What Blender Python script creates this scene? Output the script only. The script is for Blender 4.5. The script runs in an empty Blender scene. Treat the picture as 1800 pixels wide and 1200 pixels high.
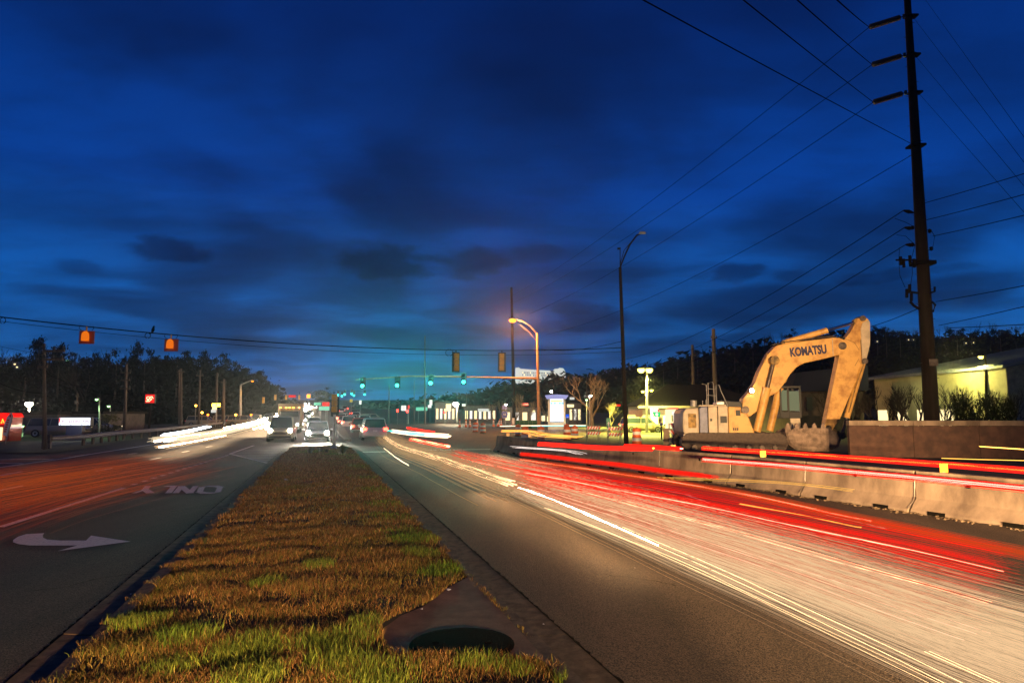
import bpy, math, random
import numpy as np
from mathutils import Vector, Matrix

# ------------------------------------------------------------------ camera, world, exposure
S = bpy.context.scene
CAM_H = 1.9
FPX, PITCH = 1200.0, math.atan(128 / 1200)          # 24 mm lens on a 36 mm frame, 1800 x 1200 photograph
cam_data = bpy.data.cameras.new('camera')
cam = bpy.data.objects.new('camera', cam_data)
S.collection.objects.link(cam)
cam_data.lens, cam_data.sensor_width = 24.0, 36.0
cam_data.clip_start, cam_data.clip_end = 0.05, 6000
cam.location = (0, 0, CAM_H)
cam.rotation_euler = (math.pi / 2 + PITCH, 0, 0)
S.camera = cam
S.render.engine = 'CYCLES'
S.cycles.use_denoising = True
try:
    S.cycles.denoiser = 'OPENIMAGEDENOISE'
except Exception:
    pass
S.cycles.use_light_tree = True
S.cycles.max_bounces = 4
S.cycles.diffuse_bounces = 2
S.cycles.glossy_bounces = 2
S.cycles.transmission_bounces = 3
S.cycles.transparent_max_bounces = 6
S.cycles.volume_bounces = 0
S.cycles.caustics_reflective = False
S.cycles.caustics_refractive = False
S.cycles.sample_clamp_indirect = 3.0
S.cycles.pixel_filter_type = 'BLACKMAN_HARRIS'
S.view_settings.view_transform = 'Standard'
S.view_settings.look = 'None'
S.view_settings.exposure = 0.0
S.view_settings.gamma = 1.0
S.view_settings.use_curve_mapping = False

world = bpy.data.worlds.new('World')
S.world = world
world.use_nodes = True
def build_world():
    nt = world.node_tree
    N, L = nt.nodes, nt.links
    N.clear()
    out = N.new('ShaderNodeOutputWorld')
    bg = N.new('ShaderNodeBackground')
    tc = N.new('ShaderNodeTexCoord')
    sep = N.new('ShaderNodeSeparateXYZ')
    L.new(tc.outputs['Generated'], sep.inputs[0])
    def math_(op, a, b=None, clamp=False):
        n = N.new('ShaderNodeMath'); n.operation = op; n.use_clamp = clamp
        for i, v in enumerate((a, b)):
            if v is None: continue
            if isinstance(v, (int, float)): n.inputs[i].default_value = v
            else: L.new(v, n.inputs[i])
        return n.outputs[0]
    X, Y, Z = sep.outputs
    Zp = math_('MAXIMUM', Z, 0.0)
    ramp = N.new('ShaderNodeValToRGB')
    e = ramp.color_ramp.elements
    stops = [(0.0, (0.030, 0.11, 0.36)), (0.06, (0.012, 0.118, 0.40)), (0.16, (0.005, 0.088, 0.36)), (0.30, (0.002, 0.044, 0.27)),
             (0.5, (0.0015, 0.021, 0.15)), (0.75, (0.001, 0.012, 0.09)), (1.0, (0.0008, 0.009, 0.07))]
    e[0].position, e[0].color = stops[0][0], (*stops[0][1], 1)
    e[1].position, e[1].color = stops[-1][0], (*stops[-1][1], 1)
    for p, c in stops[1:-1]:
        k = e.new(p); k.color = (*c, 1)
    L.new(Zp, ramp.inputs[0])
    # cloud sheet, in perspective on a flat layer
    den = math_('ADD', Zp, 0.10)
    px, py = math_('DIVIDE', X, den), math_('DIVIDE', Y, den)
    comb = N.new('ShaderNodeCombineXYZ')
    L.new(px, comb.inputs[0]); L.new(math_('MULTIPLY', py, 0.9), comb.inputs[1])
    n1 = N.new('ShaderNodeTexNoise'); n1.inputs['Scale'].default_value = 0.95; n1.inputs['Detail'].default_value = 5
    n1.inputs['Roughness'].default_value = 0.45; n1.inputs['Distortion'].default_value = 0.5
    L.new(comb.outputs[0], n1.inputs['Vector'])
    m1 = N.new('ShaderNodeMapRange'); m1.interpolation_type = 'SMOOTHSTEP'
    for i, v in enumerate((0.38, 0.62, 1.12, 0.38)): m1.inputs[i + 1].default_value = v
    L.new(n1.outputs[0], m1.inputs[0])
    # a second, larger layer of soft bands
    n2 = N.new('ShaderNodeTexNoise'); n2.inputs['Scale'].default_value = 0.42; n2.inputs['Detail'].default_value = 3
    mp = N.new('ShaderNodeMapping'); mp.inputs['Location'].default_value = (3.1, 1.7, 0.4); mp.inputs['Scale'].default_value = (0.8, 1.5, 1)
    L.new(comb.outputs[0], mp.inputs[0]); L.new(mp.outputs[0], n2.inputs['Vector'])
    m2 = N.new('ShaderNodeMapRange'); m2.interpolation_type = 'SMOOTHSTEP'
    for i, v in enumerate((0.35, 0.7, 1.08, 0.62)): m2.inputs[i + 1].default_value = v
    L.new(n2.outputs[0], m2.inputs[0])
    fac = math_('MULTIPLY', m1.outputs[0], m2.outputs[0])
    n3 = N.new('ShaderNodeTexNoise'); n3.inputs['Scale'].default_value = 2.7; n3.inputs['Detail'].default_value = 7; n3.inputs['Roughness'].default_value = 0.55
    mp3 = N.new('ShaderNodeMapping'); mp3.inputs['Location'].default_value = (7.7, 2.2, 1.4); mp3.inputs['Rotation'].default_value = (0, 0, .5); mp3.inputs['Scale'].default_value = (0.7, 1.4, 1)
    L.new(comb.outputs[0], mp3.inputs[0]); L.new(mp3.outputs[0], n3.inputs['Vector'])
    m3 = N.new('ShaderNodeMapRange'); m3.interpolation_type = 'SMOOTHSTEP'
    for i, v in enumerate((0.34, 0.68, 1.14, 0.72)): m3.inputs[i + 1].default_value = v
    L.new(n3.outputs[0], m3.inputs[0])
    fac = math_('MULTIPLY', fac, m3.outputs[0])
    # separate small dark clouds low in the sky: (azimuth deg, elevation deg, half width, half height, depth)
    az = math_('ARCTAN2', X, Y); el = math_('ARCSINE', Z)
    nd = N.new('ShaderNodeTexNoise'); nd.inputs['Scale'].default_value = 26; nd.inputs['Detail'].default_value = 4
    mpd = N.new('ShaderNodeMapping'); mpd.inputs['Scale'].default_value = (1, 1, 2.2)
    L.new(tc.outputs['Generated'], mpd.inputs[0]); L.new(mpd.outputs[0], nd.inputs['Vector'])
    warp = math_('MULTIPLY', math_('SUBTRACT', nd.outputs[0], 0.5), 2.6)
    def cloud(pxx, pyy, hw, hh, depth):
        nonlocal fac
        a = math.atan2(pxx - 900, FPX); b = math.atan2(728 - pyy, math.hypot(FPX, pxx - 900))
        u = math_('DIVIDE', math_('SUBTRACT', az, a), hw / 1200)
        v = math_('DIVIDE', math_('SUBTRACT', el, b), hh / 1200)
        d = math_('ADD', math_('MULTIPLY', u, u), math_('MULTIPLY', v, v))
        d = math_('ADD', d, warp)
        r = N.new('ShaderNodeMapRange'); r.interpolation_type = 'SMOOTHSTEP'
        for i, q in enumerate((0.2, 1.25, depth, 1.0)): r.inputs[i + 1].default_value = q
        L.new(d, r.inputs[0])
        fac = math_('MULTIPLY', fac, r.outputs[0])
    for c in [(672, 458, 88, 34, .25), (828, 458, 66, 30, .36), (280, 434, 66, 20, .35), (130, 465, 40, 12, .65), (945, 440, 45, 20, .7),
              (1040, 560, 78, 24, .38), (1010, 540, 40, 14, .6), (790, 552, 55, 12, .62), (1290, 478, 60, 17, .42), (1395, 482, 35, 10, .65),
              (1545, 482, 75, 14, .42), (1680, 468, 45, 8, .6), (1380, 575, 60, 9, .75), (560, 610, 300, 22, .8), (1180, 600, 60, 10, .7), (460, 600, 70, 14, .75)]:
        cloud(*c)
    mul = N.new('ShaderNodeMix'); mul.data_type = 'RGBA'; mul.blend_type = 'MIX'
    mul.inputs['A'].default_value = (0.0015, 0.006, 0.035, 1)
    L.new(fac, mul.inputs['Factor']); L.new(ramp.outputs[0], mul.inputs['B'])
    mul.clamp_factor = False
    # ground side of the sky sphere
    below = N.new('ShaderNodeMix'); below.data_type = 'RGBA'
    st = N.new('ShaderNodeMapRange')
    for i, v in enumerate((-0.03, 0.0, 0, 1)): st.inputs[i + 1].default_value = v
    L.new(Z, st.inputs[0]); L.new(st.outputs[0], below.inputs['Factor'])
    below.inputs['A'].default_value = (0.002, 0.004, 0.012, 1)
    L.new(mul.outputs['Result'], below.inputs['B'])
    L.new(below.outputs['Result'], bg.inputs[0])
    bg.inputs[1].default_value = 1.0
    L.new(bg.outputs[0], out.inputs[0])
build_world()

# ------------------------------------------------------------------ helpers
R = random.Random(7)
COL = S.collection
th = PITCH
def ray(px, py):
    u, v = px - 900.0, 600.0 - py
    return Vector((u, FPX * math.cos(th) - v * math.sin(th), FPX * math.sin(th) + v * math.cos(th)))
def P(px, py, z=0.0):                                # point of the plane z seen at that pixel of the photograph
    d = ray(px, py); t = (z - CAM_H) / d.z
    return Vector((d.x * t, d.y * t, z))
def AT(px, py, Y):                                   # point at distance Y ahead
    d = ray(px, py); t = Y / d.y
    return Vector((d.x * t, Y, CAM_H + d.z * t))
def gz(x, y):                                        # height of the ground: level here, rising beyond the junction
    a = max(0.0, y - 70.0)
    if y < 330: z = 0.00013 * a * a
    else: z = 0.00013 * 260 * 260 + 0.02 * (y - 330)
    z = min(z, 11.0)
    side = max(0.0, x - (16 + 0.02 * y))
    if x > 0: z += 0.00055 * side * side if side < 60 else 0.00055 * 3600 + 0.07 * (side - 60)
    return z
def G(px, py, dz=0.0):                               # pixel -> point dz above the ground
    q = P(px, py, dz) if ray(px, py).z < -1 else None
    if q is not None and q.y < 70: return Vector((q.x, q.y, gz(q.x, q.y) + dz))
    y = 70.0
    best = None
    while y < 500:
        a = AT(px, py, y)
        if a.z <= gz(a.x, y) + dz: best = Vector((a.x, y, gz(a.x, y) + dz)); break
        y += 1.0
    if best is None: a = AT(px, py, 330); best = Vector((a.x, 330, gz(a.x, 330) + dz))
    return best

def tag(o, label=None, cat=None, group=None, kind=None):
    if label: o['label'] = label
    if cat: o['category'] = cat
    if group: o['group'] = group
    if kind: o['kind'] = kind
    return o
def thing(name, label, cat, loc=(0, 0, 0), rz=0.0, group=None):
    o = bpy.data.objects.new(name, None); COL.objects.link(o)
    o.empty_display_size = 0.2
    o.location = loc; o.rotation_euler = (0, 0, rz)
    return tag(o, label, cat, group)
CH = {}
def copy_tree(o, parent=None):
    c = o.copy(); COL.objects.link(c)
    if parent is not None:
        c.parent = parent; CH.setdefault(parent.name, []).append(c)
    for ch in CH.get(o.name, []): copy_tree(ch, c)
    return c
def mkobj(name, me, parent=None, loc=None):
    o = bpy.data.objects.new(name, me); COL.objects.link(o)
    if parent is not None:
        o.parent = parent; CH.setdefault(parent.name, []).append(o)
    if loc is not None: o.location = loc
    return o

class MB:
    def __init__(self): self.v, self.f, self.m, self.cur = [], [], [], 0
    def face(self, idx): self.f.append(tuple(idx)); self.m.append(self.cur)
    def box(self, c, s, rot=None, taper=(1, 1)):
        b = len(self.v)
        for dz in (-.5, .5):
            k = taper[0] if dz > 0 else 1; l = taper[1] if dz > 0 else 1
            for dx, dy in ((-.5, -.5), (.5, -.5), (.5, .5), (-.5, .5)):
                p = Vector((dx * s[0] * k, dy * s[1] * l, dz * s[2]))
                if rot is not None: p = rot @ p
                self.v.append(p + Vector(c))
        for q in ((0, 3, 2, 1), (4, 5, 6, 7), (0, 1, 5, 4), (1, 2, 6, 5), (2, 3, 7, 6), (3, 0, 4, 7)):
            self.face([b + i for i in q])
        return self
    def tube(self, pts, r, n=6, cap=True):
        pts = [Vector(p) for p in pts]
        rs = r if isinstance(r, (list, tuple)) else [r] * len(pts)
        b = len(self.v); ref = None
        for i, p in enumerate(pts):
            d = (pts[min(i + 1, len(pts) - 1)] - pts[max(i - 1, 0)])
            d = d.normalized() if d.length > 1e-9 else Vector((0, 0, 1))
            if ref is None: ref = Vector((0, 0, 1)) if abs(d.z) < .9 else Vector((1, 0, 0))
            a = d.cross(ref); a = a.normalized() if a.length > 1e-6 else Vector((1, 0, 0)); c = d.cross(a)
            for k in range(n):
                t = 2 * math.pi * k / n
                self.v.append(p + (a * math.cos(t) + c * math.sin(t)) * rs[i])
        for i in range(len(pts) - 1):
            for k in range(n):
                k2 = (k + 1) % n
                self.face((b + i * n + k, b + i * n + k2, b + (i + 1) * n + k2, b + (i + 1) * n + k))
        if cap:
            self.face([b + k for k in range(n)][::-1]); e = b + (len(pts) - 1) * n
            self.face([e + k for k in range(n)])
        return self
    def lathe(self, prof, c=(0, 0, 0), n=14, axis='z', cap=True):
        b = len(self.v); c = Vector(c)
        for r, h in prof:
            for k in range(n):
                t = 2 * math.pi * k / n
                x, y = r * math.cos(t), r * math.sin(t)
                self.v.append(c + (Vector((x, y, h)) if axis == 'z' else Vector((x, h, y)) if axis == 'y' else Vector((h, x, y))))
        for i in range(len(prof) - 1):
            for k in range(n):
                k2 = (k + 1) % n
                self.face((b + i * n + k, b + i * n + k2, b + (i + 1) * n + k2, b + (i + 1) * n + k))
        if cap:
            self.face([b + k for k in range(n)][::-1]); e = b + (len(prof) - 1) * n
            self.face([e + k for k in range(n)])
        return self
    def prism(self, poly, y0, y1):                    # outline in x,z pushed from y0 to y1
        b = len(self.v); n = len(poly)
        for y in (y0, y1):
            for x, z in poly: self.v.append(Vector((x, y, z)))
        self.face(list(range(b, b + n))); self.face(list(range(b + n, b + 2 * n))[::-1])
        for k in range(n):
            k2 = (k + 1) % n
            self.face((b + k, b + n + k, b + n + k2, b + k2))
        return self
    def loft(self, rings):
        b = len(self.v); n = len(rings[0])
        for r in rings:
            for p in r: self.v.append(Vector(p))
        for i in range(len(rings) - 1):
            for k in range(n):
                k2 = (k + 1) % n
                self.face((b + i * n + k, b + i * n + k2, b + (i + 1) * n + k2, b + (i + 1) * n + k))
        self.face([b + k for k in range(n)][::-1]); e = b + (len(rings) - 1) * n
        self.face([e + k for k in range(n)])
        return self
    def poly(self, pts):
        b = len(self.v)
        for p in pts: self.v.append(Vector(p))
        self.face(range(b, b + len(pts))); return self
    def mesh(self, name, mat, smooth=False):
        me = bpy.data.meshes.new(name)
        me.from_pydata([tuple(p) for p in self.v], [], self.f)
        mats = mat if isinstance(mat, (list, tuple)) else [mat]
        for m in mats: me.materials.append(m)
        if len(mats) > 1:
            for p, i in zip(me.polygons, self.m): p.material_index = i
        me.update()
        import bmesh
        bm = bmesh.new(); bm.from_mesh(me)
        bmesh.ops.recalc_face_normals(bm, faces=bm.faces)
        bm.to_mesh(me); bm.free()
        if smooth:
            me.polygons.foreach_set('use_smooth', [True] * len(me.polygons))
            try: me.set_sharp_from_angle(angle=math.radians(40))
            except Exception: pass
        return me
    def build(self, name, mat, parent=None, smooth=False, bevel=0, loc=None):
        o = mkobj(name, self.mesh(name, mat, smooth), parent, loc)
        if bevel:
            m = o.modifiers.new('bevel', 'BEVEL'); m.width = bevel; m.segments = 2; m.limit_method = 'ANGLE'
        return o

# ------------------------------------------------------------------ materials
def mat(name, color, rough=0.7, metal=0.0, noise=None, color2=None, bump=0.0, bscale=None, spec=0.5, detail=5, contrast=(0.35, 0.65), stretch=None, coat=0.0):
    m = bpy.data.materials.new(name); m.use_nodes = True
    nt = m.node_tree; N, L = nt.nodes, nt.links
    b = N['Principled BSDF']
    b.inputs['Base Color'].default_value = (*color, 1)
    b.inputs['Roughness'].default_value = rough
    b.inputs['Metallic'].default_value = metal
    b.inputs['Specular IOR Level'].default_value = spec
    b.inputs['Coat Weight'].default_value = coat
    if noise or bump:
        tc = N.new('ShaderNodeTexCoord')
        vec = tc.outputs['Object']
        if stretch:
            mp = N.new('ShaderNodeMapping'); mp.inputs['Scale'].default_value = stretch
            L.new(vec, mp.inputs[0]); vec = mp.outputs[0]
    if noise:
        n = N.new('ShaderNodeTexNoise'); n.inputs['Scale'].default_value = noise; n.inputs['Detail'].default_value = detail
        n.inputs['Roughness'].default_value = 0.62
        L.new(vec, n.inputs['Vector'])
        r = N.new('ShaderNodeMapRange')
        r.inputs[1].default_value, r.inputs[2].default_value = contrast
        L.new(n.outputs[0], r.inputs[0])
        mx = N.new('ShaderNodeMix'); mx.data_type = 'RGBA'
        mx.inputs['A'].default_value = (*color, 1)
        mx.inputs['B'].default_value = (*(color2 or [c * .55 for c in color]), 1)
        L.new(r.outputs[0], mx.inputs['Factor'])
        L.new(mx.outputs['Result'], b.inputs['Base Color'])
    if bump:
        n2 = N.new('ShaderNodeTexNoise'); n2.inputs['Scale'].default_value = bscale or 60; n2.inputs['Detail'].default_value = 4
        L.new(vec, n2.inputs['Vector'])
        bp = N.new('ShaderNodeBump'); bp.inputs['Strength'].default_value = bump; bp.inputs['Distance'].default_value = 0.01
        L.new(n2.outputs[0], bp.inputs['Height']); L.new(bp.outputs[0], b.inputs['Normal'])
    return m
def glow(name, color, strength):
    m = bpy.data.materials.new(name); m.use_nodes = True
    nt = m.node_tree; nt.nodes.clear()
    e = nt.nodes.new('ShaderNodeEmission'); e.inputs[0].default_value = (*color, 1); e.inputs[1].default_value = strength
    o = nt.nodes.new('ShaderNodeOutputMaterial'); nt.links.new(e.outputs[0], o.inputs[0])
    return m

def asphalt():
    m = mat('asphalt', (0.05, 0.047, 0.044), rough=0.82, spec=0.35)
    nt = m.node_tree; N, L = nt.nodes, nt.links; b = N['Principled BSDF']
    tc = N.new('ShaderNodeTexCoord'); v = tc.outputs['Object']
    def noise(scale, det, st=None, vor=False):
        vec = v
        if st:
            mp = N.new('ShaderNodeMapping'); mp.inputs['Scale'].default_value = st; mp.inputs['Rotation'].default_value = (0, 0, math.radians(-15.5))
            L.new(v, mp.inputs[0]); vec = mp.outputs[0]
        n = N.new('ShaderNodeTexVoronoi' if vor else 'ShaderNodeTexNoise'); n.inputs['Scale'].default_value = scale
        if not vor: n.inputs['Detail'].default_value = det
        L.new(vec, n.inputs['Vector']); return n
    big = noise(0.35, 4); streak = noise(1.0, 4, (1.6, 0.06, 1)); grain = noise(85, 4); vor = noise(70, 0, vor=True)
    def rng(o, a, b_, c, d):
        r = N.new('ShaderNodeMapRange'); L.new(o, r.inputs[0])
        for i, q in enumerate((a, b_, c, d)): r.inputs[i + 1].default_value = q
        return r.outputs[0]
    def mul(a, b_):
        n = N.new('ShaderNodeMath'); n.operation = 'MULTIPLY'; L.new(a, n.inputs[0]); L.new(b_, n.inputs[1]); return n.outputs[0]
    f = mul(mul(rng(big.outputs[0], .3, .7, .75, 1.2), rng(streak.outputs[0], .3, .7, .7, 1.25)), rng(grain.outputs[0], .38, .62, .15, 2.2))
    sc = N.new('ShaderNodeVectorMath'); sc.operation = 'SCALE'; sc.inputs[0].default_value = (0.058, 0.040, 0.026)
    L.new(f, sc.inputs['Scale']); L.new(sc.outputs[0], b.inputs['Base Color'])
    ad = N.new('ShaderNodeMath'); ad.operation = 'ADD'; L.new(vor.outputs[0], ad.inputs[0]); L.new(grain.outputs[0], ad.inputs[1])
    bp = N.new('ShaderNodeBump'); bp.inputs['Strength'].default_value = 0.9; bp.inputs['Distance'].default_value = 0.006
    L.new(ad.outputs[0], bp.inputs['Height']); L.new(bp.outputs[0], b.inputs['Normal'])
    return m
def attr_mat(name, rough=0.8):
    m = bpy.data.materials.new(name); m.use_nodes = True
    b = m.node_tree.nodes['Principled BSDF']; b.inputs['Roughness'].default_value = rough
    b.inputs['Specular IOR Level'].default_value = 0.25
    a = m.node_tree.nodes.new('ShaderNodeAttribute'); a.attribute_name = 'tint'
    m.node_tree.links.new(a.outputs['Color'], b.inputs['Base Color'])
    return m
M = {}
M['asphalt'] = asphalt()
M['soil'] = mat('soil', (0.035, 0.028, 0.018), .95, noise=3, color2=(0.015, 0.014, 0.009), bump=.6, bscale=30)
M['verge'] = mat('verge_grass', (0.06, 0.055, 0.018), .95, noise=2.2, color2=(0.025, 0.03, 0.01), bump=.9, bscale=18)
M['lawn'] = mat('lawn', (0.10, 0.105, 0.02), .95, noise=1.3, color2=(0.05, 0.055, 0.012), bump=.9, bscale=22)
M['concrete'] = mat('kerb_concrete', (0.16, 0.11, 0.065), .9, noise=7, color2=(0.055, 0.036, 0.02), bump=.5, bscale=45)
M['slab'] = mat('slab_concrete', (0.24, 0.14, 0.085), .9, noise=3, color2=(0.11, 0.06, 0.035), bump=.6, bscale=50, detail=9)
M['barrier'] = mat('barrier_concrete', (0.27, 0.20, 0.145), .88, noise=1.6, color2=(0.10, 0.07, 0.05), detail=9, bump=.35, bscale=30, stretch=(1, 1, .5))
M['blur_wall_brown'] = mat('blur_wall_brown', (0.10, 0.05, 0.035), .9, noise=2.5, color2=(0.05, 0.026, 0.02), bump=.3, bscale=20)
M['paint'] = mat('road_paint', (0.85, 0.76, 0.66), .7, noise=26, color2=(0.28, 0.24, 0.2), contrast=(.50, .85), bump=.4, bscale=90)
M['yellow_paint'] = mat('yellow_road_paint', (0.55, 0.33, 0.04), .7, noise=20, color2=(0.2, 0.13, 0.03), contrast=(.5, .75))
M['tar'] = mat('tar', (0.006, 0.005, 0.004), 1.0, bump=.7, bscale=50, spec=0.05)
M['wood'] = mat('weathered_pole_wood', (0.10, 0.07, 0.05), .9, noise=9, color2=(0.045, 0.032, 0.024), stretch=(1, 1, .08))
M['dark_wood'] = mat('dark_pole', (0.014, 0.0095, 0.008), .95, spec=.1, noise=6, color2=(0.007, 0.005, 0.004), stretch=(1, 1, .1))
M['galv'] = mat('galvanised_steel', (0.32, 0.31, 0.30), .55, metal=.5, noise=10, color2=(0.2, 0.19, 0.18))
M['black'] = mat('black_metal', (0.012, 0.012, 0.013), .55)
M['fitting'] = mat('dark_line_fitting', (0.004, 0.003, 0.003), 1.0, spec=0.05)
M['wire'] = mat('wire', (0.002, 0.002, 0.003), 1.0, spec=0.0)
M['sig_yellow'] = mat('signal_yellow', (0.62, 0.30, 0.02), .5, noise=8, color2=(0.4, 0.18, 0.015))
M['porcelain'] = mat('insulator', (0.012, 0.009, 0.008), .6)
M['exc'] = mat('excavator_yellow', (0.57, 0.32, 0.085), .5, noise=1.9, color2=(0.26, 0.105, 0.018), bump=.3, bscale=25, contrast=(.47, .72), coat=.1, detail=9)
M['exc_dirty'] = mat('dirty_excavator_yellow', (0.34, 0.20, 0.05), .7, noise=4, color2=(0.07, 0.045, 0.02), contrast=(.4, .65))
M['exc_grey'] = mat('excavator_pale_panel', (0.50, 0.40, 0.28), .55, noise=2.0, color2=(0.33, 0.27, 0.2))
M['exc_blue'] = mat('grey_blue_stripe', (0.22, 0.23, 0.33), .55, noise=3)
M['steel'] = mat('worn_steel', (0.16, 0.13, 0.11), .5, metal=.6, noise=5, color2=(0.06, 0.04, 0.03))
M['chrome'] = mat('cylinder_rod', (0.7, 0.68, 0.66), .18, metal=1.0)
M['track'] = mat('track_steel', (0.09, 0.062, 0.05), .7, metal=.3, noise=8)
M['bucket'] = mat('bucket_steel', (0.30, 0.21, 0.16), .65, metal=.2, noise=4, color2=(0.12, 0.08, 0.06))
M['navy'] = mat('navy_lettering', (0.012, 0.012, 0.06), .5)
M['glass'] = mat('dark_glass', (0.02, 0.03, 0.035), .06, spec=.8)
M['cabglass'] = mat('cab_glass', (0.10, 0.16, 0.15), .15, spec=.8)
M['rubber'] = mat('rubber', (0.015, 0.015, 0.015), .9)
M['orange'] = mat('safety_orange', (0.85, 0.16, 0.02), .55, noise=6, color2=(0.6, 0.1, 0.015))
M['white_band'] = mat('white_reflective_band', (0.82, 0.78, 0.72), .4)
M['red_band'] = mat('red_reflective_band', (0.6, 0.03, 0.02), .4)
M['reflector'] = mat('amber_reflector', (0.95, 0.42, 0.03), .35)
M['green_sign'] = mat('green_sign', (0.02, 0.30, 0.14), .4)
M['blue_sign'] = mat('blue_sign', (0.03, 0.06, 0.35), .4)
M['white_sign'] = mat('white_sign', (0.78, 0.78, 0.76), .5)
M['purple_sign'] = mat('faded_blue_sign', (0.22, 0.2, 0.5), .5)
M['stucco'] = mat('beige_stucco', (0.45, 0.36, 0.24), .9, noise=3, color2=(0.36, 0.28, 0.18))
M['roof'] = mat('dark_shingle_roof', (0.02, 0.018, 0.016), .95, spec=.1, noise=6, color2=(0.011, 0.01, 0.009), bump=.4, bscale=20)
M['metal_roof'] = mat('ribbed_metal_roof', (0.16, 0.17, 0.19), .55, metal=.3, noise=1.5, color2=(0.1, 0.11, 0.13))
M['siding'] = mat('warehouse_siding', (0.36, 0.32, 0.18), .8, noise=1.5, color2=(0.28, 0.25, 0.14))
M['bark'] = mat('bark', (0.07, 0.05, 0.035), .95, noise=12, stretch=(1, 1, .2))
M['pale_bark'] = mat('pale_bark', (0.26, 0.21, 0.12), .95, noise=10, color2=(0.14, 0.11, 0.06))
M['needle'] = mat('pine_foliage', (0.010, 0.014, 0.006), 1.0, noise=.8, color2=(0.005, 0.007, 0.003), spec=0.0)
M['twig'] = mat('bare_twigs', (0.03, 0.024, 0.018), .95, spec=.1)
M['bush'] = mat('dull_green_leaves', (0.09, 0.10, 0.03), .9, noise=4, color2=(0.05, 0.055, 0.018))
for nme, c in dict(white=(.6, .6, .6), silver=(.32, .33, .35), black=(.015, .015, .017), red=(.3, .015, .012), blue=(.03, .05, .2), grey=(.1, .1, .11), tan=(.3, .25, .17), green=(.03, .1, .07)).items():
    M['car_' + nme] = mat('car_paint_' + nme, c, .28, metal=.2, coat=.6)
M['chrome_trim'] = mat('trim', (.4, .4, .4), .3, metal=.9)
M['grille'] = mat('grille', (.02, .02, .02), .5)
# things that give off light
M['headlamp'] = glow('lit_headlamp', (1, .9, .72), 90)
M['taillamp'] = glow('lit_tail_lamp', (1, .04, .02), 16)
M['amber_lamp'] = glow('lit_amber_lamp', (1, .42, .04), 14)
M['green_lens'] = glow('lit_green_signal', (.06, 1.0, .75), 5)
M['red_lens'] = glow('lit_red_signal', (1, .03, .02), 12)
M['sodium'] = glow('lit_sodium_lamp', (1, .27, .02), 4.5)
M['warm_lamp'] = glow('lit_warm_lamp', (1, .82, .55), 120)
M['yellow_lamp'] = glow('lit_yellow_lamp', (1, .90, .12), 8)
M['green_lamp'] = glow('lit_mercury_lamp', (.45, 1, .35), 4)
M['led_panel'] = glow('lit_sign_face', (.85, .9, 1.0), 1.6)
M['red_panel'] = glow('lit_red_sign', (1, .01, .008), 1.1)
M['red_letters'] = glow('lit_red_letters', (1, .10, .05), 3)
M['cream_glow'] = glow('lit_cream_letters', (1, .85, .5), 2.2)
M['orange_glow'] = glow('lit_orange_sign', (1, .35, .03), 3)
M['blue_panel'] = glow('lit_blue_strip', (.05, .5, 1), 1.5)
M['pale_blue'] = glow('lit_pale_cap', (.42, .42, .8), .8)
M['green_panel'] = glow('lit_green_sign', (.03, .8, .2), 1.0)
M['window_glow'] = glow('lit_window', (1, .8, .4), 1.6)
M['white_glow'] = glow('lit_white_wall_panel', (1, .95, .85), 1.1)
M['facade_glow'] = glow('floodlit_white', (.9, .92, .85), .75)  # floodlight on pale walls is put in as a glow of their own
M['sign_dark'] = mat('sign_dark', (.02, .02, .05), .5)
def lamp_light(name, loc, color, power, parent=None, radius=.15, spot=None, direction=None, blend=.5):
    ld = bpy.data.lights.new(name, 'SPOT' if spot else 'POINT'); ld.energy = power; ld.color = color; ld.shadow_soft_size = radius
    if spot: ld.spot_size = math.radians(spot); ld.spot_blend = blend
    o = bpy.data.objects.new(name, ld); COL.objects.link(o); o.location = loc
    if direction is not None: o.rotation_euler = Vector(direction).to_track_quat('-Z', 'Y').to_euler()
    if parent is not None:
        o.parent = parent
    return o
def text(name, body, size, m, parent=None, loc=(0, 0, 0), rot=(math.pi / 2, 0, 0), extrude=.01, bold=0.0, sx=1.0):
    c = bpy.data.curves.new(name, 'FONT'); c.body = body; c.size = size; c.extrude = extrude; c.offset = bold
    c.align_x = 'CENTER'; c.align_y = 'CENTER'; c.resolution_u = 3
    c.materials.append(m)
    tmp = bpy.data.objects.new(name + '_outline', c); COL.objects.link(tmp)
    bpy.context.view_layer.update()
    me = bpy.data.meshes.new_from_object(tmp.evaluated_get(bpy.context.evaluated_depsgraph_get()))
    bpy.data.objects.remove(tmp); me.name = name
    if not me.materials: me.materials.append(m)
    o = mkobj(name, me, parent, loc); o.rotation_euler = rot; o.scale = (sx, 1, 1)
    return o
def inpoly(px, py, poly):
    ins = np.zeros(px.shape, bool); n = len(poly); j = n - 1
    for i in range(n):
        xi, yi = poly[i][0], poly[i][1]; xj, yj = poly[j][0], poly[j][1]
        c = ((yi > py) != (yj > py)) & (px < (xj - xi) * (py - yi) / (yj - yi + 1e-12) + xi)
        ins ^= c; j = i
    return ins
def rot_for(dx, dy): return math.atan2(-dx, dy)
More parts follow.
